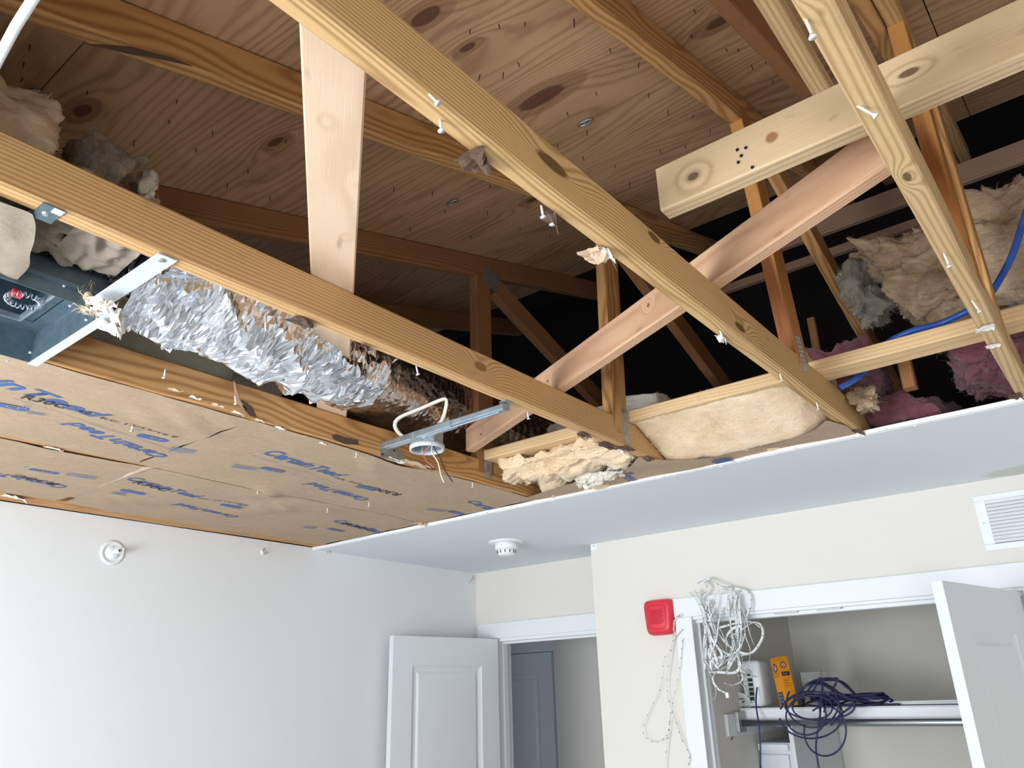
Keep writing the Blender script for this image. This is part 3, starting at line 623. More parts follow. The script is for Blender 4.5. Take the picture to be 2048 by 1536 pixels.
edgeW = lambda y: -3.096+.02*noise.noise(Vector((y*4, 8, 0)))+.040*max(0, 1-y/1.25)-.035*(y > 1.25)*min(1, (y-1.25)*2)
b1, f1 = batt('brown paper-faced batt beside the metal register box, printed in blue and black', -2.42, -1.80, .045, 1.118, .95, dict(l=crackL, r=edgeA, t=lambda x: .004*math.sin(x*30)), M['glass_grey'], 1)
b2, f2 = batt('brown paper-faced batt running from the cross seam to the ceiling edge by the round box', -2.42, -1.80, 1.122, 2.418, .835, dict(l=crackL, r=edgeA), M['glass_tan'], 2)
b3, f3 = batt('brown paper-faced batt at far left, along the left wall, ending at the gap', -3.11, -2.43, .045, 1.150, .93, dict(l=edgeW, r=crackR, t=lambda x: .014*math.sin((x+3.1)*4.6)), M['glass_tan'], 3)
b4, f4 = batt('brown paper-faced batt along the left wall, from the gap to the room corner', -3.11, -2.43, 1.185, 2.418, .93, dict(l=edgeW, r=crackR, s=lambda x: -.012*math.sin((x+3.1)*4.6)), M['glass_tan'], 4)
# pale strip of facing seen in the gap between the two batts, folds and printed matter
gs = MB().grid(lambda u, v: (-3.02+.58*u, 1.142+.062*v-.012*math.sin(u*3)+.002, H+.003+.003*math.sin(v*3+u*5)), 24, 4); gs.build('folded_flange', flat('pale_pink_flange', (.80, .63, .50), .9), b4, True)
def printed(batt_, p0, p1, txt, size, m='ink', sh=.25, bold=.028, th=.0012, up=None):
    a, b = onz(*p0, H-.004), onz(*p1, H-.004); d = b-a; d.z = 0
    text(txt, size, a, d, (0, 0, -1), M[m], batt_, 'lettering', sh, bold*size, kz, d.length, th)
def bars(batt_, p, d, n_, L, gap, m='ink_lt', w=.0030, name='printed_bars'):
    a = onz(*p, H-.004); d = Vector(d).normalized(); u = Vector((-d.y, d.x, 0)); mb = MB()
    for i in range(n_):
        q = a+u*gap*i; k = [q, q+d*L, q+d*L+u*w, q+u*w]; mb.add([(v.x, v.y, kz(v.x, v.y)-.0015) for v in k], [(0, 1, 2, 3)])
    mb.build(name, M[m], batt_)
def pill(batt_, p, L=.090, W=.036, m='ink'):
    a = onz(*p, H-.004); mb = MB(); pts = []
    for i in range(20):
        t = 2*math.pi*i/20; c_, s_ = math.cos(t), math.sin(t); x = a.x+W/2*math.copysign(abs(s_)**.5, s_)*.9; y = a.y+L/2*math.copysign(abs(c_)**.45, c_); pts.append((x, y, kz(x, y)-.0014))
    mb.add(pts, [tuple(range(20))]); mb.build('printed_logo', M[m], batt_)
    q = (a.x-.003, a.y-.008, kz(a.x, a.y)-.0022); text('CT', W*.8, q, (0, 1, 0), (0, 0, -1), M['kraft'], batt_, 'lettering')
printed(f1, (-250, 690), (196, 838), 'CertainTeed', .082, sh=.3)
printed(f1, (40, 795), (128, 817), 'R30C', .050, 'ink_blk', .1, .01, .0022)
printed(f1, (150, 822), (178, 829), '52', .030, 'ink_blk', .1, .01, .0022)
printed(f1, (199, 836), (352, 875), 'KC 12/15/16 E', .021, 'ink_blk', .0, .01, .002)
printed(f1, (338, 914), (148, 843), 'CertainTeed', .072, sh=.3)
printed(f2, (524, 906), (672, 956), 'CertainTeed', .080, sh=.3)
printed(f2, (805, 988), (748, 975), 'R30C', .050, 'ink_blk', .1, .01, .002)
printed(f2, (748, 975), (672, 955), '12/15/16  KC', .020, 'ink_blk', .0, .01, .002)
printed(f2, (740, 1000), (622, 964), 'CertainTeed', .066, sh=.3)
printed(f2, (932, 1004), (975, 1018), 'Certa', .066, sh=.3)
printed(f3, (137, 973), (-60, 935), 'CertainTeed', .060, sh=.3); printed(f3, (120, 968), (30, 948), 'R30C', .045, 'ink_blk', .1, .01, .0024)
printed(f4, (250, 959), (392, 996), 'CertainTeed', .066, sh=.3); printed(f4, (262, 965), (330, 982), 'R30C', .045, 'ink_blk', .1, .01, .0024)
printed(f4, (395, 996), (495, 1012), 'KC 12/15/16 E', .018, 'ink_blk', .0, .01, .002)
printed(f4, (480, 1034), (355, 1006), 'CertainTeed', .062, sh=.3)
printed(f4, (664, 1042), (762, 1069), 'CertainTeed', .066, sh=.3); printed(f4, (682, 1047), (745, 1063), 'R30C', .045, 'ink_blk', .1, .01, .0024)
for b_, pp in ((f1, [(305, 877), (18, 812)]), (f2, [(546, 939), (733, 977), (912, 1026)]), (f3, [(88, 944)]), (f4, [(266, 984), (462, 1013), (672, 1060)])):
    for p in pp: pill(b_, p)
for b_, p, n_, L in ((f1, (345, 893), 9, .07), (f1, (55, 822), 4, .04), (f2, (470, 928), 8, .08), (f3, (135, 945), 9, .09), (f4, (225, 982), 7, .05), (f2, (860, 1016), 8, .09), (f4, (610, 1052), 8, .06), (f4, (478, 1008), 8, .03)):
    bars(b_, p, (.25, 1, 0), n_, L, .0055)
for b_, p, L in ((f1, (25, 795), .55), (f1, (170, 845), .34), (f2, (505, 908), .42), (f2, (625, 958), .34), (f4, (240, 955), .0)):
    if L: bars(b_, p, (-.25, 1, 0), 1, L, .01, w=.0014, name='printed_line')
for b_, p, L, w_ in ((f1, (40, 815), .03, .003), (f1, (48, 817), .03, .003), (f1, (265, 862), .03, .003), (f1, (273, 864), .03, .003), (f3, (45, 935), .03, .003), (f2, (585, 950), .03, .003), (f4, (300, 992), .03, .003)):
    bars(b_, p, (1, .1, 0), 1, L, .01, w=w_, name='printed_mark')
scrap(b2, onz(830, 925, H), .04, .12, M['paper_t'], 51, .012); scrap(b2, onz(790, 918, H), .03, .07, M['paper_w'], 54, .012); scrap(b2, onz(850, 932, H), .03, .09, M['paper_b'], 58, .008)
scrap(b2, onz(840, 1045, H), .05, .05, M['paper_t'], 61, .02); scrap(b4, onz(650, 1097, H), .04, .04, M['paper_t'], 64, .02); scrap(b3, onz(108, 895, H), .02, .05, flat('pale_pink_tear', (.72, .6, .52), .9), 66, .012); scrap(b3, onz(30, 992, H), .04, .08, M['glass_white'], 71, .02)
for i in range(8): scrap(b1 if i < 4 else b2, onz(350+i*42, 778+i*15.2, H), .018, .03, M['paper_w'] if i % 2 else M['paper_t'], 80+i, .006)

# near batt between the first two trusses: paper bottom, fluffy lumps that show above the chord
nb = empty('insulation_batt', (-1.49, .1, H), 'near batt at the left edge, paper face down, pushed up between two trusses', 'insulation')
MB().grid(lambda u, v: (-1.20-.235*u, .045+.290*v+.035*math.sin(u*2)+.010*noise.noise(Vector((u*3, v*3, 0)))+u*.035*v, H-.010+.012*noise.noise(Vector((u*3, v*5, 4)))+.02*u*(1-v)), 30, 40).build('kraft_facing', M['kraft_old'], nb, True)
blob('fibreglass', (-1.76, -.10, .91), (-1.24, .14, 1.06), M['glass_yellow'], nb, .03, 8, 24, 5, rounding=.2)
fl = empty('insulation_tuft', (-1.45, .36, .85), 'cream lump of insulation poking above the pale truss at the left edge', 'insulation')
blob('fibreglass', (-1.62, .14, .91), (-1.34, .425, 1.115), M['glass_yellow'], fl, .03, 8, 24, 5, rounding=.55, fuzz=700)
fl = empty('insulation_tuft', (-1.48, .55, .85), 'crumpled grey-cream insulation lump right of the cream one above the truss', 'insulation')
blob('fibreglass', (-1.63, .43, .91), (-1.36, .59, 1.085), M['dirty'], fl, .035, 11, 26, 9, rounding=.5, fuzz=800); blob('clean_end', (-1.56, .565, .99), (-1.42, .64, 1.08), M['glass_white'], fl, .02, 9, 16, 12, rounding=.6)
# torn batt around the boot
tb_ = empty('torn_batt', (-1.33, .46, .76), 'torn grey-brown paper-faced insulation stuffed behind the metal register box', 'insulation')
blob('fibreglass', (-1.42, .36, .77), (-1.21, .545, .87), M['dirty'], tb_, .03, 13, 28, 15, rounding=.25, fuzz=900, flen=.01)
MB().grid(lambda u, v: (-1.235-.175*u+.01*math.sin(v*8), .415+.115*v+.02*u, .762+.014*noise.noise(Vector((u*4, v*5, 3)))+.012*u), 26, 22).build('paper_scrap', M['kraft_old'], tb_, True)
MB().grid(lambda u, v: (-1.21-.21*u, .335+.09*v+.035*u+.02*math.sin(u*7+v), .772+.022*noise.noise(Vector((u*6, v*3, 8)))), 30, 14).build('crumpled_facing', fibre('grey_torn_paper', (.36, .30, .23), (.22, .175, .13), (.07, .05, .04), 14, .01), tb_, True)
blob('cavity_shade', (-1.45, .36, .80), (-1.33, .50, .90), M['black'], tb_, .02, 12, 14, 3, rounding=.4)  # black lump stands in for the shade inside the cavity
text('wool', .026, (-1.385, .475, .757), (-.8, .6, 0), (0, 0, -1), M['ink'], tb_, 'faded_lettering') if False else None

# ---------------------------------------------------------------- radiation damper box
ZR = .708
dmp = empty('register_box', (-1.61, .40, ZR), 'blue-grey open sheet metal register box hanging at the left edge of the opening', 'ductwork')
X0, X1, Y0, Y1, ZT = -1.783, -1.432, .08, .560, .776
MB().box(X0, X0+.0015, Y0, Y1, ZR, ZT).build('side_wall', M['galv_dark'], dmp); MB().box(X1-.0015, X1, Y0, Y1, ZR, ZT-.004).box(X1-.022, X1, Y0, Y1, ZT-.004, ZT-.002).box(X1, X1+.012, Y0, Y1, ZR+.026, ZR+.032).build('side_wall', M['galv_dark'], dmp)
MB().box(X0, X1, Y1-.0015, Y1, ZR, ZT).build('end_wall', M['galv_dark'], dmp); MB().box(X0, X1, Y0, Y0+.0015, ZR, ZT).build('end_wall', M['galv_dark'], dmp)
MB().box(X0-.004, X1+.004, Y1-.002, Y1+.016, ZR-.003, ZR).build('bottom_rim', M['white_dust'], dmp)
mb = MB(); mb.box(X0, X1, Y1-.055, Y1, ZT, ZT+.0015).box(X0, X0+.075, Y0, Y1-.055, ZT, ZT+.0015).box(X1-.05, X1, Y0, Y1-.055, ZT, ZT+.0015); mb.build('top_flange', M['galv_dark'], dmp)
for (a, b) in (((X0+.075, Y1-.062), (X1-.05, Y1-.056)), ): MB().box(a[0], b[0], a[1], b[1], ZT-.012, ZT).build('flange_lip', M['galv'], dmp)
MB().box(X0+.069, X0+.075, Y0, Y1-.056, ZT-.012, ZT).build('flange_lip', M['galv'], dmp)
for y in (.375, .30): MB().box(X0+.075, X1-.05, y, y+.034, ZT+.004, ZT+.006).box(X0+.075, X1-.05, y, y+.002, ZT-.010, ZT+.006).build('cross_bar', M['galv'], dmp)
mb = MB().box(X0+.06, X0+.062, Y0, Y1-.03, ZT, .90).box(X1-.04, X1-.038, Y0, Y1-.03, ZT, .90).box(X0+.06, X1-.04, Y1-.032, Y1-.03, ZT, .90).box(X0+.06, X1-.04, Y0, Y1-.03, .90, .902); mb.build('boot', M['galv_dark'], dmp)
pts = [(-1.60+.05*math.cos(t*.055)+.009*math.cos(t*1.3), .425+.03*math.sin(t*.055), ZT-.012+.009*math.sin(t*1.3)) for t in range(0, 60)]
q = onz(50, 600, ZT-.012)
MB().tube(catmull([(q.x+.030*math.cos(i*.075)+.006*math.cos(i*1.6)*math.cos(i*.075), q.y+.030*math.sin(i*.075)+.006*math.cos(i*1.6)*math.sin(i*.075), ZT-.014+.006*math.sin(i*1.6)) for i in range(84)], 3), .0013, 5).build('link_spring', M['galv'], dmp, True)
MB().box(q.x-.004, q.x+.022, q.y-.030, q.y-.008, ZT-.012, ZT-.006).build('fusible_link', M['red_pl'], dmp)
for (px, py) in ((15, 722), (60, 705), (140, 612), (128, 572), (172, 640)): p = onz(px, py, ZR-.001) if py > 700 else onx(px, py, X1+.001); MB().lathe([(.003, 0), (.002, .002)], p, (1, 0, 0), 8).build('rivet', M['white_dust'], dmp)
hs = empty('hanger_strap', (-1.29, .555, ZR), 'white dust-covered metal strap running from the register box to the pale truss', 'bracket')
MB().box(-1.42, -1.170, .522, .556, ZR+.010, ZR+.0125).box(-1.42, -1.212, .5535, .556, ZR+.0125, ZR+.036).build('strap', M['white_dust'], hs); MB().lathe([(.006, 0), (.007, .001), (.004, .003)], (-1.185, .536, ZR+.010), (0, 0, -1), 12).build('screw_head', M['plate'], hs)
br = empty('corner_bracket', (-1.19, .40, H), 'dark metal angle bracket screwed under the pale truss at upper left', 'bracket')
p = onz(92, 420, H); MB().box(p.x-.030, p.x+.022, p.y-.012, p.y+.020, H-.003, H-.001).build('plate', M['galv_dark'], br); MB().box(p.x-.030, p.x-.028, p.y-.012, p.y+.02, H-.001, H+.03).build('side_flange', M['plate'], br)
MB().box(p.x+.006, p.x+.022, p.y+.005, p.y+.020, H-.0042, H-.003).build('bright_corner', M['white_dust'], br); MB().lathe([(.006, 0), (.004, .003)], (p.x-.006, p.y+.002, H-.003), (0, 0, -1), 12).build('screw_head', M['steel'], br)
sf = empty('shredded_paper', onz(215, 625, .70), 'white shredded paper and fluff snagged at the register box corner', 'paper')
for i in range(5): q = onz(205+i*7, 600+i*11, .705+.006*i); scrap(sf, q, .045, .04, M['paper_w'] if i % 2 else M['glass_white'], 90+i*3, .03, 'paper_tuft')
scrap(sf, onz(215, 650, .70), .05, .045, M['paper_w'], 97, .02, 'paper_tuft'); blob('fluff', tuple(onz(192, 618, .72)-Vector((.03, .03, .02))), tuple(onz(215, 622, .74)+Vector((.05, .03, .03))), M['glass_yellow'], sf, .025, 20, 14, 8, rounding=.6, fuzz=600, flen=.018)

# ---------------------------------------------------------------- foil duct
cl = catmull([(-1.46, .565, .842), (-1.47, .72, .845), (-1.48, .88, .850), (-1.53, 1.05, .865), (-1.62, 1.25, .905), (-1.75, 1.45, .97), (-1.87, 1.68, 1.02), (-1.96, 1.95, 1.03), (-1.995, 2.25, 1.02), (-1.97, 2.6, 1.0), (-1.86, 3.0, .99)], 34)
duct = empty('foil_duct', (-1.5, 1.1, .74), 'crumpled silver foil duct snaking between two trusses below the roof', 'ductwork')
def duct_mesh(i0, i1, r0, mode):
    mb = MB(); rs = random.Random(4); cr_ = mode == 'crumple'; seg = 46 if cr_ else 170; rows = list(range(i0, i1+1))
    def frame(i):
        i = max(0, min(len(cl)-1.001, i)); k = int(i); p = cl[k].lerp(cl[k+1], i-k); t = (cl[min(k+2, len(cl)-1)]-cl[max(k-1, 0)]).normalized(); a = t.cross(Vector((0, 0, 1))).normalized(); return p, a, a.cross(t)
    for i in rows:
        for j in range(seg):
            jj, ii = j, i
            if cr_: jj += rs.uniform(-.42, .42); ii += rs.uniform(-.45, .45)+2.4*noise.noise(Vector((j*.35, i*.12, 5)))
            p, a, b = frame(ii); y = p.y; th = 2*math.pi*jj/seg; c_, s_ = math.cos(th), math.sin(th); r = r0(y); sp = Vector((c_*1.6, s_*1.6, y*5))
            if cr_:
                w = sp+Vector((noise.noise(sp*1.3), noise.noise(sp*1.3+Vector((5, 0, 0))), noise.noise(sp*1.3+Vector((0, 9, 0)))))*.7
                fold = 1-abs(math.sin(th*2.2+y*17+2.2*noise.noise(sp*.9)))          # long diagonal creases
                f2 = 1-abs(noise.noise(Vector((th*2.1+y*9, y*4-th, 3))))*3
                r += .020*(fold**2-.3)+.009*f2+.006*noise.noise(w*3.1)+rs.uniform(-.0011, .0011)
            else:
                ph = y*2*math.pi/.0135+1.6*noise.noise(sp*.9); r += .0026*math.sin(ph)+.006*noise.noise(sp*1.2)+.0022*noise.noise(Vector((c_*9, s_*9, y*12)))-.005*abs(noise.noise(Vector((c_*6, s_*6, y*26))))
            mb.v.append(p+a*c_*r+b*s_*r*.97)
    for i in range(len(rows)-1):
        for j in range(seg):
            q = (i*seg+j, i*seg+(j+1) % seg, (i+1)*seg+(j+1) % seg, (i+1)*seg+j)
            if cr_: mb.f += ([(q[0], q[1], q[2]), (q[0], q[2], q[3])] if rs.random() < .5 else [(q[0], q[1], q[3]), (q[1], q[2], q[3])])
            else: mb.f.append(q)
    return mb
k_mid = next(i for i, p in enumerate(cl) if p.y > 1.36)
mb = duct_mesh(0, k_mid, lambda y: .128+.014*max(0, y-.8), 'crumple'); mb.build('crumpled_sleeve', M['foil'], duct, False)
mb = duct_mesh(k_mid-6, len(cl)-1, lambda y: .140+.030*min(1, max(0, (y-1.38)/.3)), 'ribbed'); mb.build('ribbed_sleeve', M['foil_dull'], duct, True)
MB().grid(lambda u, v: (-1.24-.20*u, .572+.24*v+.03*math.sin(u*5), .765+.05*u*0+.085*v+.012*noise.noise(Vector((u*5, v*5, 3)))+.010*abs(noise.noise(Vector((u*11, v*9, 6))))), 50, 50).build('foil_skirt', M['foil'], duct, True)

# ---------------------------------------------------------------- round ceiling box with bar hanger and wires
bh = empty('ceiling_box', (-1.60, 1.60, D), 'galvanised octagonal ceiling box on a bar hanger between two trusses, bare wires hanging', 'electrical box')
def yb(x): return 1.612-.03*(x+1.5)
A_, B_ = onx(768, 893, -1.785), onz(1012, 814, .710); Mi = A_.lerp(B_, .62); Mj = A_.lerp(B_, .50)
board('bar', A_, Mi, .030, .022, M['galv'], bh, ch=.003); board('bar', Mj+Vector((0, 0, .002)), B_, .025, .018, M['galv'], bh, ch=.003)
MB().tube([A_+Vector((.02, -.004, -.012)), B_+Vector((-.02, -.004, -.010))], .0028, 6).build('bar_rib', M['galv'], bh)
p = onx(785, 903, XT['a']+.0195); mb = MB().box(p.x, p.x+.002, p.y-.055, p.y+.045, p.z-.030, p.z+.012); mb.build('foot_plate', M['plate'], bh)
for dy, dz in ((-.045, -.02), (.032, -.022), (-.045, .0), (.005, .004)): MB().lathe([(.0035, 0), (.003, .003)], (p.x+.002, p.y+dy, p.z+dz), (1, 0, 0), 8).build('nail_head', M['black'], bh)
MB().box(B_.x-.012, B_.x+.012, B_.y-.014, B_.y+.018, H-.0025, H-.0008).build('foot_plate', M['plate'], bh)
cb = Vector((-1.592, 1.600, D-.004)); rb = .052
mb = MB(); seg = 8; n0 = [(cb.x+rb*math.cos(R(22.5+45*j)), cb.y+rb*math.sin(R(22.5+45*j))) for j in range(8)]
z0, z1 = cb.z+.002, cb.z+.040
vs_ = [(x, y, z0) for x, y in n0]+[(x, y, z1) for x, y in n0]+[(cb.x+(x-cb.x)*.96, cb.y+(y-cb.y)*.96, z0) for x, y in n0]+[(cb.x+(x-cb.x)*.96, cb.y+(y-cb.y)*.96, z1-.002) for x, y in n0]
fs = [tuple(range(8, 16)), tuple(range(24, 32))]+[(j, (j+1) % 8, 8+(j+1) % 8, 8+j) for j in range(8)]+[(16+j, 24+j, 24+(j+1) % 8, 16+(j+1) % 8) for j in range(8)]
mb.add(vs_, fs); mb.build('box_body', M['galv'], bh)
mb = MB(); pr = [(rb*.93, -.010), (rb*1.02, -.010), (rb*1.02, .004), (rb*.93, .004), (rb*.93, -.010)]; s2 = 40; base = 0
for (r, h) in pr:
    for j in range(s2): t = 2*math.pi*j/s2; mb.v.append(cb+Vector((r*math.cos(t), r*math.sin(t), h)))
for i in range(4):
    for j in range(s2): mb.f.append((i*s2+j, i*s2+(j+1) % s2, (i+1)*s2+(j+1) % s2, (i+1)*s2+j))
mb.build('plaster_ring', M['white_dust'], bh, True)
MB().lathe([(.011, 0), (.011, .001)], cb+Vector((rb*.93*math.cos(R(-50)), rb*.93*math.sin(R(-50)), .022)), (math.cos(R(-45)), math.sin(R(-45)), 0), 16).build('knockout', M['steel'], bh)
def wire(parent, pts, r, m, name='wire', n_=8): return MB().tube(catmull(pts, n_), r, 6).build(name, M[m], parent, True)
def pxw(pts, Y): return [ony(px, py, y) for (px, py), y in zip(pts, Y if hasattr(Y, '__len__') else [Y]*len(pts))]
wire(bh, pxw([(865, 878), (862, 890), (848, 905), (852, 920), (868, 935)], [1.60, 1.59, 1.585, 1.58, 1.57]), .0016, 'wire_r'); wire(bh, pxw([(866, 880), (864, 892), (864, 905), (876, 925), (882, 950), (888, 965)], [1.6, 1.59, 1.58, 1.575, 1.57, 1.57]), .0019, 'romex'); wire(bh, pxw([(868, 882), (868, 895), (880, 915), (890, 940), (905, 964)], [1.6, 1.6, 1.6, 1.59, 1.58]), .0016, 'wire_k'); wire(bh, pxw([(846, 888), (844, 900), (842, 906)], 1.57), .0012, 'copper')
loop = pxw([(828, 886), (800, 868), (790, 850), (800, 835), (840, 818), (885, 799), (893, 803), (888, 830), (878, 852)], [1.62, 1.58, 1.54, 1.52, 1.50, 1.49, 1.50, 1.55, 1.62]); MB().ribbon(catmull(loop, 8), .012, .004).build('cable_loop', M['romex'], bh, True)

# ---------------------------------------------------------------- insulation beyond
bl = empty('insulation_batt', (-.88, 2.25, H), 'big cream insulation batt lying flat against the ceiling edge between two pale trusses', 'insulation')
def shp(p, q):
    y = p.y; zmin = .83-.105*max(0, min(1, (y-2.08)/.26)); p.z = max(p.z, zmin+.003*noise.noise(p*30)+.006*fbm(p*14, 3))
    return p
def shp2(p, q):
    p = shp(p, q)
    if p.x > -.72: k = min(1, (p.x+.72)/.13); p.z += .085*k*k
    return p
blob('fibreglass', (-1.163, 2.10, .68), (-.600, 2.75, .850), M['glass_yellow'], bl, .008, 8, 40, 21, shp2, rounding=.03, layer=.006, fuzz=2600, flen=.016)
bk = empty('insulation_batt', (-1.25, 2.5, BT), 'white insulation batt end showing behind the pale truss post in the dark gap', 'insulation')
blob('fibreglass', (-1.76, 2.40, .83), (-1.20, 2.75, 1.05), M['glass_white'], bk, .015, 8, 26, 31, rounding=.3, layer=.005, fuzz=900)
ch = empty('insulation_clump', (-1.48, 2.25, H), 'fluffy torn cream insulation clump hanging at the ceiling edge left of the pale truss', 'insulation')
def shc(p, q): p.z = max(p.z, .712); return p
blob('fibreglass', (-1.76, 2.11, .712), (-1.20, 2.45, .835), M['glass_yellow'], ch, .034, 8, 44, 41, shc, rounding=.22, fuzz=2600, flen=.014)
blob('white_tuft', (-1.52, 2.24, .700), (-1.33, 2.34, .735), M['glass_white'], ch, .025, 20, 20, 43, rounding=.7, fuzz=500, flen=.01)
pf = empty('paper_flap', (-1.3, 2.38, H), 'loose brown paper facing curling along the ceiling edge under the truss ends', 'paper')
def ney(x):
    pts = [(-1.80, 2.36), (-1.6, 2.315), (-1.40, 2.29), (-1.27, 2.26), (-1.2, 2.19), (-1.14, 2.29), (-1.0, 2.37), (-.80, 2.36), (-.66, 2.31), (-.60, 2.24), (-.575, 2.33)]
    for (a, b), (c, d) in zip(pts, pts[1:]):
        if a <= x <= c: return b+(d-b)*(x-a)/(c-a)
    return 2.35
def pz_(x, y): return H-.004+.006*noise.noise(Vector((x*5, y*8, 3)))-.0012
MB().grid(lambda u, v: (-1.80+1.225*u, ney(-1.80+1.225*u)+(2.446-ney(-1.80+1.225*u))*v, pz_(-1.80+1.225*u, ney(-1.80+1.225*u)+(2.446-ney(-1.80+1.225*u))*v)), 120, 14).build('paper', M['kraft'], pf, True)
text('ainTeed', .075, onz(1216, 940, pz_(-1.37, 2.28)), (-.15, 1, 0), (0, 0, -1), M['ink'], pf, 'lettering', .3, .0003, pz_, .20, .0012); text('12/13', .03, (-1.53, 2.33, H), (.1, 1, 0), (0, 0, -1), M['ink_blk'], pf, 'lettering', 0, 0, pz_, .08, .0015)
x_ = onz(1448, 918, H); MB().box(x_.x-.03, x_.x+.03, 2.385, 2.425, H-.012, H-.0115).build('blue_print', M['ink'], pf)
tn = empty('insulation_batt', (-.2, 2.4, .95), 'tan torn insulation batt leaning behind the coarse-grained truss at right', 'insulation')
def shear(p, q): p.x += -.10*(p.z-1.1)/.25+.0; return p
blob('fibreglass', (-.40, 2.26, .965), (.12, 2.72, 1.33), M['glass_tan'], tn, .055, 7, 48, 51, shear, rounding=.22, layer=.006, fuzz=3200, flen=.02)
g2 = empty('insulation_tuft', (-.5, 2.5, 1.1), 'greyish ragged fluff on the left side of the leaning tan batt', 'insulation')
blob('fibreglass', (-.56, 2.38, 1.07), (-.40, 2.60, 1.30), M['grey_fluff'], g2, .04, 12, 22, 57, rounding=.6, fuzz=900, flen=.02)
pk = empty('insulation_batt', (-.55, 2.5, BT), 'pink insulation roll end just above the yellow board', 'insulation'); blob('fibreglass', (-.78, 2.40, .84), (-.48, 2.75, 1.045), M['glass_pink'], pk, .03, 9, 24, 61, rounding=.35, fuzz=1200, flen=.016)
pk = empty('insulation_batt', (-.15, 2.5, H), 'large pink insulation batt below the tan one, at the ceiling edge on the right', 'insulation'); blob('fibreglass', (-.30, 2.36, .74), (.12, 2.75, .96), M['glass_pink'], pk, .05, 6, 34, 66, rounding=.25, fuzz=2400, flen=.02)
pk = empty('insulation_batt', (-.45, 2.6, H), 'dim pink insulation lying behind the knotty truss end near the ceiling edge', 'insulation'); blob('fibreglass', (-.56, 2.50, .728), (-.34, 2.95, .86), M['glass_pink'], pk, .03, 8, 20, 69, rounding=.3, fuzz=700, flen=.016)
yw = empty('insulation_tuft', (-.52, 2.4, H), 'small cream tuft beside the end of the knotty truss', 'insulation'); blob('fibreglass', (-.555, 2.30, .745), (-.47, 2.44, .84), M['glass_tan'], yw, .03, 12, 18, 71, rounding=.6, fuzz=500, flen=.014)
tag(board('stub_stud', (-.395, 2.42, BT), (-.395, 2.42, .985), .036, .04, M['fir_dark'], up=(0, 1, 0)), 'short brown stud below the left end of the leaning tan batt', 'stud')
tube = empty('blue_tube', (-.3, 2.0, BT+.04), 'bright blue tube weaving over the yellow board at right', 'tube')
MB().tube(catmull([onz(2085, 330, 1.0), onz(2048, 440, .98), onz(2020, 520, .97), onz(1985, 582, .93), onz(1962, 610, .90), onz(1930, 625, .89), onz(1880, 647, .885), onz(1820, 663, .88), onz(1770, 690, .87), onz(1735, 735, .85), onz(1712, 757, .81), onz(1680, 775, .78)], 10), .0085, 10).build('tube', M['bluepipe'], tube, True)
pole = empty('hanging_rod', onz(35, 60, .6), 'thin white rod or cord crossing the top left corner', 'rod')
MB().tube([onz(-40, 190, .62), onz(0, 112, .63), onz(32, 52, .64), onz(78, -20, .66), onz(120, -110, .68)], .0052, 10).build('rod', M['white_pl'], pole, True)

# ---------------------------------------------------------------- things on the walls and ceiling
sd = empty('smoke_detector', (-2.42, 2.995, D), 'white smoke detector on the ceiling near the corner', 'smoke detector')
c = Vector((-2.42, 2.995, D)); MB().lathe([(.088, .0), (.088, -.004), (.080, -.008), (.05, -.009)], c, seg=40).build('mounting_plate', M['white_pl'], sd, True)
MB().lathe([(.056, -.008), (.057, -.034), (.053, -.038), (.050, -.040)], c, seg=36).build('body', M['white_pl'], sd, True); MB().lathe([(.048, -.036), (.043, -.062), (.036, -.068), (.01, -.070)], c, seg=30).build('sensor_cap', M['white_pl'], sd, True)
for i in range(12): a = 2*math.pi*i/12; q = c+Vector((.0468*math.cos(a), .0468*math.sin(a), 0)); MB().tube([q+Vector((0, 0, -.044)), q*1+Vector((-.003*math.cos(a), -.003*math.sin(a), -.058))], .0028, 4).build('vent_slot', M['black'], sd)
sp_ = empty('sprinkler', (XL, 1.455, .585), 'white round sidewall sprinkler plate high on the left wall', 'sprinkler')
c = Vector((XL, 1.452, .583)); MB().lathe([(.050, 0), (.050, .003), (.038, .008), (.037, .005), (.026, .006), (.022, .012), (.014, .014)], c, (1, 0, 0), 36).build('escutcheon', M['white_pl'], sp_, True)
MB().tube([c, c+Vector((.05, .004, .002))], .008, 10).build('nozzle', M['white_pl'], sp_, True); MB().box(c.x+.03, c.x+.034, c.y-.006, c.y+.030, c.z+.004, c.z+.020).box(c.x+.01, c.x+.05, c.y+.02, c.y+.023, c.z-.004, c.z+.014).build('deflector', M['white_pl'], sp_); MB().lathe([(.004, 0), (.004, .002)], c+Vector((.05, .004, .002)), (1, 0, 0), 8).build('orifice', M['black'], sp_)
hk = empty('wall_anchor', (XL, 2.16, .665), 'small metal anchor sticking out of the left wall', 'anchor'); c = onx(525, 1104, XL); MB().lathe([(.012, 0), (.010, .004), (.003, .006)], c, (1, 0, 0), 14).build('spackle_ring', M['gyp'], hk); MB().tube([c, c+Vector((.03, -.012, .014))], .0026, 6).tube([c+Vector((0, .01, -.008)), c+Vector((.03, .003, -.004))], .0026, 6).build('pins', M['plate'], hk)
hk = empty('wall_hook', (XL, 3.64, .68), 'tiny hook at the top of the left wall by the room corner', 'hook'); c = onx(943, 1158, XL); MB().tube([c, c+Vector((.02, -.012, 0)), c+Vector((.024, -.03, -.02)), c+Vector((.02, -.045, -.03))], .002, 6).tube([c+Vector((0, .01, .02)), c+Vector((.02, 0, 0))], .002, 6).build('hook', M['plate'], hk)
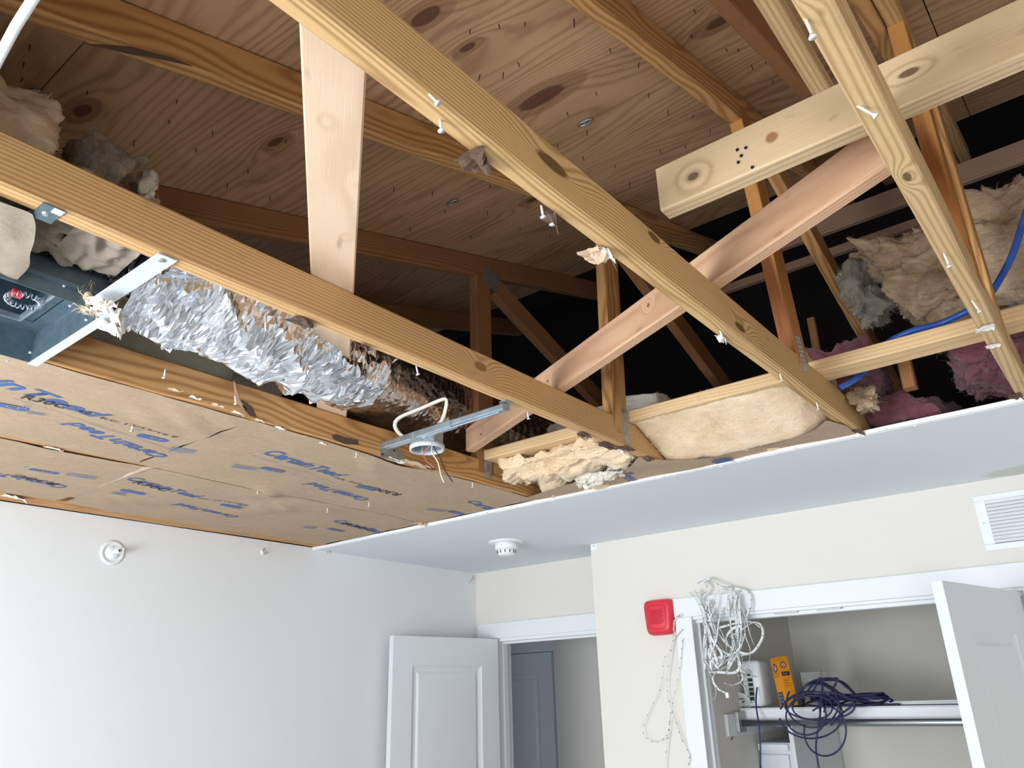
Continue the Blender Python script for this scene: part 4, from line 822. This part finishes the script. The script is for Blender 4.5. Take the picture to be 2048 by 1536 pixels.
hk = empty('cover_plate', (-2.15, YC, .69), 'small white plastic bracket at the top corner of the wall jog', 'bracket'); MB().bevbox(-2.165, -2.125, YC-.004, YC, D-.034, D-.002, .001).build('plate', M['white_pl'], hk); MB().box(-2.150, -2.138, YC-.005, YC-.004, D-.014, D-.010).build('slot', M['plate'], hk)
MB_ = MB().box(-1.94, -1.934, YC-.001, YC, .02, .10); tag(MB_.build('scratch_mark', M['paper_w']), 'thin pale scratch with a nail hole on the wall below the red alarm', 'mark')

gr = empty('vent_grille', (-.25, YC, .45), 'white louvered air grille high on the wall above the closet', 'vent')
gx0, gx1, gz0, gz1 = -.430, .03, .450, .656
mb = MB().bevbox(gx0, gx1, YC-.008, YC, gz1-.022, gz1, .003).bevbox(gx0, gx1, YC-.008, YC, gz0, gz0+.024, .003).bevbox(gx0, gx0+.036, YC-.008, YC, gz0+.024, gz1-.022, .001).bevbox(gx1-.036, gx1, YC-.008, YC, gz0+.024, gz1-.022, .001); mb.build('frame', M['white_pl'], gr)
MB().box(gx0+.03, gx1-.03, YC-.0015, YC-.0005, gz0+.02, gz1-.02).build('backing', M['dark'], gr)
for i in range(12):
    z = gz0+.026+.0132*i; MB().add([(gx0+.034, YC-.009, z), (gx1-.034, YC-.009, z), (gx1-.034, YC-.002, z+.0125), (gx0+.034, YC-.002, z+.0125), (gx0+.034, YC-.0078, z-.0006), (gx1-.034, YC-.0078, z-.0006), (gx1-.034, YC-.001, z+.0119), (gx0+.034, YC-.001, z+.0119)], [(0, 1, 2, 3), (4, 5, 6, 7), (0, 1, 5, 4), (2, 3, 7, 6), (0, 3, 7, 4), (1, 2, 6, 5)]).build('louver', M['white_pl'], gr)
MB().lathe([(.004, 0), (.003, .002)], (gx0+.016, YC-.008, (gz0+gz1)/2), (0, -1, 0), 10).build('screw_head', M['steel'], gr)

al = empty('fire_alarm', (-1.81, YC, .24), 'red plastic fire alarm sounder on the wall left of the closet', 'alarm')
ac = Vector((-1.80, YC, .322))
def sq(sx, sz, y, n_=48, e=.33, taper=.9): 
    out = []
    for i in range(n_):
        t = 2*math.pi*i/n_; c_, s_ = math.cos(t), math.sin(t); x = math.copysign(abs(c_)**e, c_)*sx; z = math.copysign(abs(s_)**e, s_)*sz; out.append(ac+Vector((x*(1+taper*z), y, z)))
    return out
rings = [sq(.070, .078, 0), sq(.072, .080, -.012), sq(.070, .078, -.030), sq(.064, .072, -.042), sq(.052, .060, -.047)]; vs_ = [v for r in rings for v in r]; fs = [(k*48+j, k*48+(j+1) % 48, (k+1)*48+(j+1) % 48, (k+1)*48+j) for k in range(4) for j in range(48)]+[tuple(range(48))[::-1], tuple(4*48+j for j in range(48))]
MB().add(vs_, fs).build('housing', M['red_pl'], al, True)
for i in range(10): z = ac.z+.030-.0065*i; MB().tube([(ac.x-.036, YC-.0475, z), (ac.x+.034-(.01 if i % 3 == 0 else 0), YC-.0475, z)], .0014, 5).build('sound_slot', M['red_dk'], al)
MB().tube([v+Vector((0, -.0005, 0)) for v in sq(.045, .052, -.047)+[sq(.045, .052, -.047)[0]]], .0012, 5).build('face_groove', M['red_dk'], al)

# ---------------------------------------------------------------- closet contents
SZ = -.082
sh_ = empty('closet_shelf', (-.9, 4.0, SZ), 'white closet shelf holding the router, carton and cables', 'shelf')
MB().bevbox(-1.655, .198, 3.78, 4.40, SZ-.020, SZ, .003).build('board', M['trim'], sh_); MB().bevbox(-1.655, .198, 3.776, 3.794, SZ-.066, SZ-.004, .003).build('front_lip', M['trim'], sh_)
MB().bevbox(-1.659, -1.640, 3.60, 4.40, SZ-.115, SZ-.021, .003).build('wall_cleat', M['trim'], sh_)
rd = empty('closet_rod', (-.9, 3.70, SZ-.09), 'grey metal hanging rod below the closet shelf', 'rod'); MB().tube([(-1.625, 3.72, -.145), (.196, 3.72, -.145)], .015, 20).build('rod', M['chrome'], rd, True); MB().bevbox(-1.640, -1.622, 3.68, 3.76, -.185, -.095, .003).build('rod_bracket', M['plate'], rd)
cbn = empty('linen_cabinet', (-1.4, 4.45, FL), 'white cabinet with a top rail standing in the dim left side of the closet', 'cabinet')
MB().bevbox(-1.655, -1.50, 3.95, 4.5, FL, -.24, .003).build('body', M['door'], cbn); MB().bevbox(-1.652, -1.505, 3.93, 3.95, -.275, -.245, .003).build('top_rail', M['trim'], cbn); MB().bevbox(-1.650, -1.51, 3.935, 3.95, -1.2, -.29, .004).build('cabinet_door', M['door'], cbn)
MB().bevbox(-1.50, -1.478, 3.95, 4.60, FL, -.105, .002).build('side_panel', M['door'], cbn)
ro = empty('router', (-1.56, 3.86, SZ), 'white router with a port panel standing on the closet shelf', 'router')
def lean(mb, piv, ang, ax='Y'):
    m_ = Matrix.Rotation(ang, 4, ax)
    for v in mb.v: v.xyz = (m_ @ (v-piv))+piv
    return mb
rx0, rx1 = -1.645, -1.545
mb = MB().bevbox(rx0, rx1, 3.82, 3.94, SZ+.004, SZ+.212, .018); mb.build('body', M['white_pl'], ro, True)
MB().bevbox(rx0+.010, rx0+.062, 3.817, 3.822, SZ+.02, SZ+.165, .002).build('port_panel', flat('grey_panel', (.55, .57, .56), .5), ro)
for i, (w_, h_) in enumerate(((.020, .016), (.022, .018), (.022, .014), (.022, .014), (.022, .014), (.014, .012))): MB().box(rx0+.036, rx0+.036+w_, 3.8145, 3.8175, SZ+.032+.021*i, SZ+.032+.021*i+h_).build('port', M['black'], ro)
for i in range(5): MB().box(rx0+.013, rx0+.030, 3.8145, 3.8175, SZ+.035+.022*i, SZ+.047+.022*i).build('sticker', M['paper_w'], ro)
MB().lathe([(.012, 0), (.010, .006)], (rx0+.045, 3.819, SZ+.160), (0, -1, 0), 16).build('coax_jack', M['steel'], ro); MB().bevbox(rx0-.010, rx0+.03, 3.83, 3.93, SZ, SZ+.03, .008).build('stand', flat('green_tint_plastic', (.42, .52, .46), .3), ro)
bx = empty('carton', (-1.42, 3.85, SZ), 'tall orange carton with a round logo and navy panel on the closet shelf', 'carton')
BW, BD, BH = .068, .052, .215; BO = Vector((-1.475, 3.835, SZ+.001)); rz = R(-38); ux = Vector((math.cos(rz), math.sin(rz), 0)); uy = Vector((-math.sin(rz), math.cos(rz), 0)); tilt = Matrix.Rotation(R(-5), 3, 'Y')
def BP(a, b, c): return BO+tilt @ (ux*a+uy*b+Vector((0, 0, c)))
def bquad(a0, a1, b0, b1, c0, c1, m, name):
    MB().add([BP(a, b, c) for a in (a0, a1) for b in (b0, b1) for c in (c0, c1)], [(0, 1, 3, 2), (4, 6, 7, 5), (0, 4, 5, 1), (2, 3, 7, 6), (0, 2, 6, 4), (1, 5, 7, 3)]).build(name, m, bx)
bquad(0, BW, 0, BD, 0, BH, M['orange'], 'body')
bquad(.006, .046, -.0008, 0, .010, .062, M['navy'], 'navy_panel'); bquad(BW, BW+.0008, .004, .046, .130, .148, M['navy'], 'side_band')
n1 = tilt @ -uy; n2 = tilt @ ux
def badge(c, n_, d, s, nm_='round_logo'):
    c = Vector(c); g = MB().lathe([(s, 0), (s, .0008)], c, n_, 32); g.build(nm_, M['carton_red'], bx); MB().lathe([(s*.62, .0008), (s*.62, .0014)], c, n_, 28).build('logo_centre', M['paper_w'], bx)
    u = Vector(n_).cross(Vector(d)); q = c+Vector(n_)*.002
    MB().tube([q-Vector(d)*s*.42-u*s*.30, q-Vector(d)*s*.05-u*s*.32, q+Vector(d)*s*.05+u*s*.06], s*.13, 6).tube([q+Vector(d)*s*.05-u*s*.05, q+Vector(d)*s*.05+u*s*.30], s*.09, 6).tube([q-Vector(d)*s*.18+u*s*.32, q+Vector(d)*s*.34+u*s*.28], s*.12, 6).build('logo_mark', M['carton_red'], bx)
badge(BP(.028, -.0002, .168), n1, tilt @ ux, .0195); badge(BP(BW+.0002, .022, .178), n2, tilt @ uy, .014)
text('ARM & HAMMER', .006, BP(.004, -.001, .140), tilt @ ux, n1, M['carton_red'], bx, 'lettering', width=.05); text('BAKING SODA', .006, BP(.006, -.001, .128), tilt @ ux, n1, M['carton_red'], bx, 'lettering', width=.045); text('PURE', .010, BP(BW+.0014, .010, .135), tilt @ uy, n2, M['orange'], bx, 'lettering')
for i in range(3): text(('BAKING', 'SODA', 'NET WT')[i], .0075, BP(BW+.001, .008, .108-.012*i), tilt @ uy, n2, M['carton_red'], bx, 'lettering')
for i in range(2):
    for j in range(3): bquad(.011+.017*i, .022+.017*i, -.0016, -.0008, .016+.015*j, .026+.015*j, flat('grey_icon', (.25, .27, .33), .6) if i+j == 0 else bpy.data.materials['grey_icon'], 'icon')
va = empty('clear_container', (-1.29, 3.93, SZ), 'clear plastic container behind the purple cable on the shelf', 'container')
def glassbox(x0, x1, y0, y1, z0, z1, t=.002):
    mb = MB().box(x0, x1, y0, y0+t, z0, z1).box(x0, x1, y1-t, y1, z0, z1).box(x0, x0+t, y0+t, y1-t, z0, z1).box(x1-t, x1, y0+t, y1-t, z0, z1).box(x0, x1, y0, y1, z0, z0+t); return mb
glassbox(-1.385, -1.285, 3.90, 3.99, SZ+.001, SZ+.150).build('walls', M['clear'], va); MB().tube([(-1.386, 3.899, SZ+.15), (-1.284, 3.899, SZ+.15), (-1.284, 3.991, SZ+.15), (-1.386, 3.991, SZ+.15), (-1.386, 3.899, SZ+.15)], .0015, 6).build('rim', M['clear'], va)
def rope(seed, n_, fn, r, m, parent, name): 
    random.seed(seed); return MB().tube(catmull([fn(i) for i in range(n_)], 6), r, 7).build(name, M[m], parent, True)
cc = empty('cable_coil', (-1.17, 3.80, SZ), 'tangled coil of purple-blue cable drooping over the shelf edge and rod', 'cable')
random.seed(5)
def coil(i, cx=-1.15, cz=SZ+.02):
    a = i*.72; k = .82+.25*math.sin(i*.37); return Vector((cx+.17*k*math.cos(a)+.02*math.sin(i*1.7), 3.80+.07*math.sin(a)*k, SZ+.012+.030*abs(math.sin(i*.23))+.012*math.sin(i*.9)))
MB().tube(catmull([coil(i) for i in range(74)], 6), .0042, 7).build('cable_bundle', M['cable'], cc, True)
YF = 3.672
def drape(cx, cy, rx_, ry_, a0, a1, y=YF, n_=16): return [ony(cx+rx_*math.cos(a0+(a1-a0)*i/n_), cy+ry_*math.sin(a0+(a1-a0)*i/n_), y-.004*math.sin(i*.8)) for i in range(n_+1)]
for k_, (cx, cy, rx_, ry_, a0, a1) in enumerate(((1622, 1430, 63, 47, -2.9, 3.0), (1632, 1420, 48, 52, -3.0, .4), (1625, 1405, 52, 50, -.2, 3.6), (1650, 1462, 42, 50, -2.2, 3.4), (1640, 1412, 70, 28, 0, 6.28), (1612, 1432, 40, 38, -1, 4.4), (1625, 1415, 40, 24, 0, 6.28))):
    MB().tube(catmull(drape(cx, cy, rx_, ry_, a0, a1, YF-.006*k_), 3), .0038, 7).build('cable_loop', M['cable'], cc, True)
for (pts, yy) in (([(1601, 1385), (1615, 1368), (1640, 1358), (1668, 1358), (1690, 1372), (1712, 1392), (1722, 1405)], 3.78), ([(1605, 1400), (1625, 1370), (1648, 1366), (1670, 1382), (1700, 1395), (1720, 1402)], 3.80), ([(1620, 1395), (1636, 1362), (1640, 1356), (1644, 1372), (1642, 1400), (1640, 1430), (1636, 1450)], 3.70), ([(1645, 1368), (1665, 1375), (1690, 1395), (1715, 1400), (1700, 1415), (1680, 1430), (1662, 1450)], 3.69), ([(1600, 1382), (1612, 1372), (1640, 1362), (1680, 1362), (1705, 1382), (1718, 1400)], 3.82),
                  ([(1668, 1356), (1676, 1358), (1672, 1366), (1655, 1400), (1648, 1425)], 3.75)):
    MB().tube(catmull(pxw(pts, yy), 6), .0042, 7).build('cable_loop', M['cable'], cc, True)
MB().tube(catmull(pxw([(1638, 1400), (1640, 1440), (1634, 1470), (1632, 1500), (1638, 1540), (1645, 1600)], 3.66), 6), .0042, 7).build('cable_tail', M['cable'], cc, True)
nt_ = empty('network_cable', (-1.55, 3.78, SZ-.1), 'single dark blue cable dropping from the router down past the rod', 'cable'); MB().tube(catmull(pxw([(1514, 1375), (1512, 1400), (1513, 1418), (1517, 1445), (1520, 1480), (1521, 1520), (1519, 1580)], [3.80, 3.765, 3.74, 3.69, 3.69, 3.69, 3.69]), 6), .0036, 7).build('cable', M['cable2'], nt_, True)
bt = empty('black_adapter', ony(1597, 1398, 3.86), 'small black plug lying between the carton and the clear container', 'adapter'); q = ony(1597, 1403, 3.86); MB().bevbox(q.x-.022, q.x+.025, q.y-.02, q.y+.02, SZ+.001, SZ+.035, .006).build('body', M['black'], bt)
pa = empty('power_adapter', ony(1462, 1400, 3.84), 'white power adapter with coiled cords on the left end of the shelf', 'adapter')
q = ony(1470, 1400, 3.86); MB().bevbox(-1.655, -1.615, 3.95, 4.0, SZ, SZ+.045, .006).build('body', flat('grey_adapter', (.45, .46, .45), .5), pa)
for k_ in range(4): MB().tube(catmull([ony(1468+26*math.cos(a)+k_*2, 1398+9*math.sin(a)+k_*3-4, 3.80) for a in [i*.6+k_ for i in range(11)]], 4), .0028, 6).build('cord', M['strip'], pa, True)
wire(pa, pxw([(1475, 1346), (1480, 1362), (1492, 1382), (1492, 1396), (1478, 1404)], 3.79), .0022, 'strip', 'cord'); wire(pa, pxw([(1472, 1350), (1490, 1352), (1512, 1354)], 3.795), .0026, 'strip', 'antenna_lead'); wire(pa, pxw([(1440, 1415), (1448, 1438), (1462, 1462), (1464, 1478), (1450, 1488), (1444, 1490)], 3.66), .0022, 'wire_k', 'black_cord')
sg = empty('spare_grille', (-1.0, 3.95, SZ), 'spare white louvered register lying on the right part of the shelf', 'vent')
MB().bevbox(-1.07, -.62, 3.84, 3.98, SZ+.002, SZ+.012, .003).build('frame', M['white_pl'], sg)
for i in range(8): MB().box(-1.03+.018*i, -1.022+.018*i, 3.855, 3.965, SZ+.012, SZ+.016).build('louver', M['black'] if i % 2 else M['white_pl'], sg)
MB().tube([(-1.08, 3.84, SZ+.012), (-.6, 3.82, SZ+.016)], .004, 8).build('damper_arm', M['white_pl'], sg)
ln = empty('black_strap', (-1.05, 3.80, SZ), 'black strap lying along the shelf front beside the coil', 'strap'); MB().box(-1.20, -.95, 3.80, 3.83, SZ+.001, SZ+.008).build('strap', M['black'], ln)

# ---------------------------------------------------------------- LED strip bundle and loose strands
lb_ = empty('led_strip_bundle', (-1.55, 3.32, .0), 'big tangle of white LED strip lights hanging from the closet casing corner', 'light strip')
random.seed(11)
DOTS = MB()
def strip(parent, pts, w_=.0075, yy=None, tw=.05, dots=True, name='strip'):
    P_ = catmull([ony(px, py, y) for (px, py), y in zip(pts, yy)], 7); MB().ribbon(P_, w_, .0012, tw).build(name, M['strip'], parent, True)
    if dots:
        for i in range(3, len(P_)-2, 5):
            p = P_[i]; r = .0016; DOTS.box(p.x-r, p.x+r, p.y-.0042, p.y-.0026, p.z-r, p.z+r)
Yr = lambda n_: [3.335-.05*random.random() for _ in range(n_)]
base = [(1405, 1198), (1414, 1228), (1420, 1260)]
L_ = [ [(1380, 1185), (1398, 1205), (1412, 1240), (1408, 1290), (1415, 1330), (1432, 1380), (1428, 1400)],
 [(1392, 1180), (1402, 1200), (1420, 1240), (1450, 1285), (1480, 1305), (1505, 1305), (1525, 1275), (1522, 1250), (1505, 1245), (1480, 1262), (1460, 1272)],
 [(1408, 1162), (1420, 1158), (1440, 1170), (1455, 1175), (1470, 1180), (1478, 1210), (1484, 1250), (1480, 1290), (1478, 1330), (1490, 1345)],
 [(1396, 1168), (1400, 1165), (1412, 1166), (1414, 1180), (1404, 1200), (1406, 1230), (1420, 1280), (1424, 1330), (1420, 1345)],
 [(1450, 1176), (1462, 1178), (1466, 1200), (1460, 1230), (1466, 1270), (1474, 1310), (1480, 1330), (1470, 1345), (1440, 1345), (1422, 1345)],
 [(1462, 1178), (1480, 1178), (1500, 1188), (1502, 1210), (1494, 1235), (1498, 1260), (1508, 1290)],
 [(1420, 1235), (1430, 1210), (1432, 1190), (1445, 1178), (1458, 1180)],
 [(1424, 1260), (1450, 1252), (1478, 1245), (1505, 1244), (1520, 1255)],
 [(1415, 1240), (1440, 1260), (1452, 1290), (1450, 1310), (1430, 1318), (1422, 1316)],
 [(1424, 1318), (1450, 1312), (1475, 1300), (1488, 1270), (1484, 1230), (1474, 1200)],
 [(1424, 1330), (1440, 1322), (1465, 1320), (1478, 1326), (1480, 1338)],
 [(1480, 1338), (1484, 1360), (1465, 1370), (1448, 1366)],
 [(1430, 1345), (1425, 1360), (1436, 1378), (1448, 1385), (1456, 1390)],
 [(1410, 1230), (1416, 1270), (1430, 1310), (1436, 1330)], [(1412, 1235), (1428, 1265), (1432, 1300), (1428, 1330)],
 [(1468, 1200), (1476, 1230), (1476, 1280), (1484, 1320), (1482, 1338)], [(1472, 1196), (1488, 1230), (1490, 1270), (1500, 1300), (1496, 1330), (1484, 1340)],
 [(1408, 1225), (1410, 1260), (1412, 1300), (1410, 1340)], [(1404, 1198), (1410, 1225), (1440, 1232), (1446, 1215)], [(1440, 1228), (1436, 1250), (1432, 1280), (1424, 1300)], [(1455, 1288), (1452, 1275), (1464, 1258), (1480, 1252)],
 [(1388, 1192), (1402, 1216), (1418, 1262), (1436, 1296), (1470, 1312), (1498, 1308)] ]
for i in range(12):   # further strands through the thick of the tangle
    x = random.uniform(1404, 1420); x2 = random.uniform(1466, 1492); L_.append([(x, 1196+random.uniform(0, 20)), (x+random.uniform(-2, 14), 1240), (x+random.uniform(4, 26), 1275), (x+random.uniform(2, 34), 1310), (x+random.uniform(8, 30), 1338)] if i % 2 else [(x2-10, 1182+random.uniform(0, 10)), (x2-12+random.uniform(-4, 6), 1215), (x2-6, 1255), (x2+random.uniform(-14, 2), 1295), (x2-random.uniform(6, 30), 1322), (x2-random.uniform(20, 50), 1344)])
for l in L_: strip(lb_, l, random.choice((.009, .011, .012)), Yr(len(l)), random.uniform(-.06, .06))
DOTS.build('led_chips', M['black'], lb_)['kind'] = 'stuff'
q = ony(1454, 1390, 3.29); MB().bevbox(q.x-.006, q.x+.008, q.y-.004, q.y+.004, q.z-.012, q.z+.010, .002).build('connector', M['strip'], lb_)
for nm_, lb, l, w_ in (('led_strand', 'thin white strand looping from the red alarm down to a low bend at its left', [(1362, 1232), (1350, 1238), (1346, 1252), (1348, 1275), (1340, 1300), (1328, 1320), (1326, 1350), (1318, 1385), (1300, 1420), (1288, 1450), (1289, 1470), (1302, 1483), (1318, 1483), (1332, 1474), (1338, 1460), (1340, 1445)], .003),
                    ('led_strand', 'wider white strip hanging straight from the wire knot right of the red alarm', [(1366, 1230), (1350, 1240), (1347, 1275), (1340, 1320), (1335, 1360), (1336, 1390), (1344, 1420), (1355, 1450), (1362, 1475), (1375, 1500), (1380, 1520), (1374, 1534)], .0055),
                    ('led_strand', 'dotted strand hanging from the casing to join the others near the bottom', [(1366, 1276), (1364, 1295), (1362, 1320), (1358, 1350), (1350, 1385), (1344, 1415), (1340, 1440), (1338, 1462), (1334, 1490), (1330, 1540)], .004)):
    DOTS = MB(); e_ = empty(nm_, ony(*l[0], 3.35), lb, 'light strip'); strip(e_, l, w_, [3.345]*len(l), .04); DOTS.build('led_chips', M['black'], e_)['kind'] = 'stuff'
kn = empty('wire_knot', ony(1360, 1230, 3.35), 'small curled wire knot stuck to the closet casing beside the red alarm', 'wire'); wire(kn, pxw([(1350, 1236), (1356, 1230), (1362, 1228), (1362, 1234), (1356, 1234), (1358, 1228)], 3.346), .0018, 'strip'); wire(kn, pxw([(1346, 1284), (1356, 1270), (1366, 1258)], 3.346), .0016, 'plate')

# ---------------------------------------------------------------- lift to floor level
for o in list(bpy.data.objects):
    if o.parent is None: o.location.z += EYE
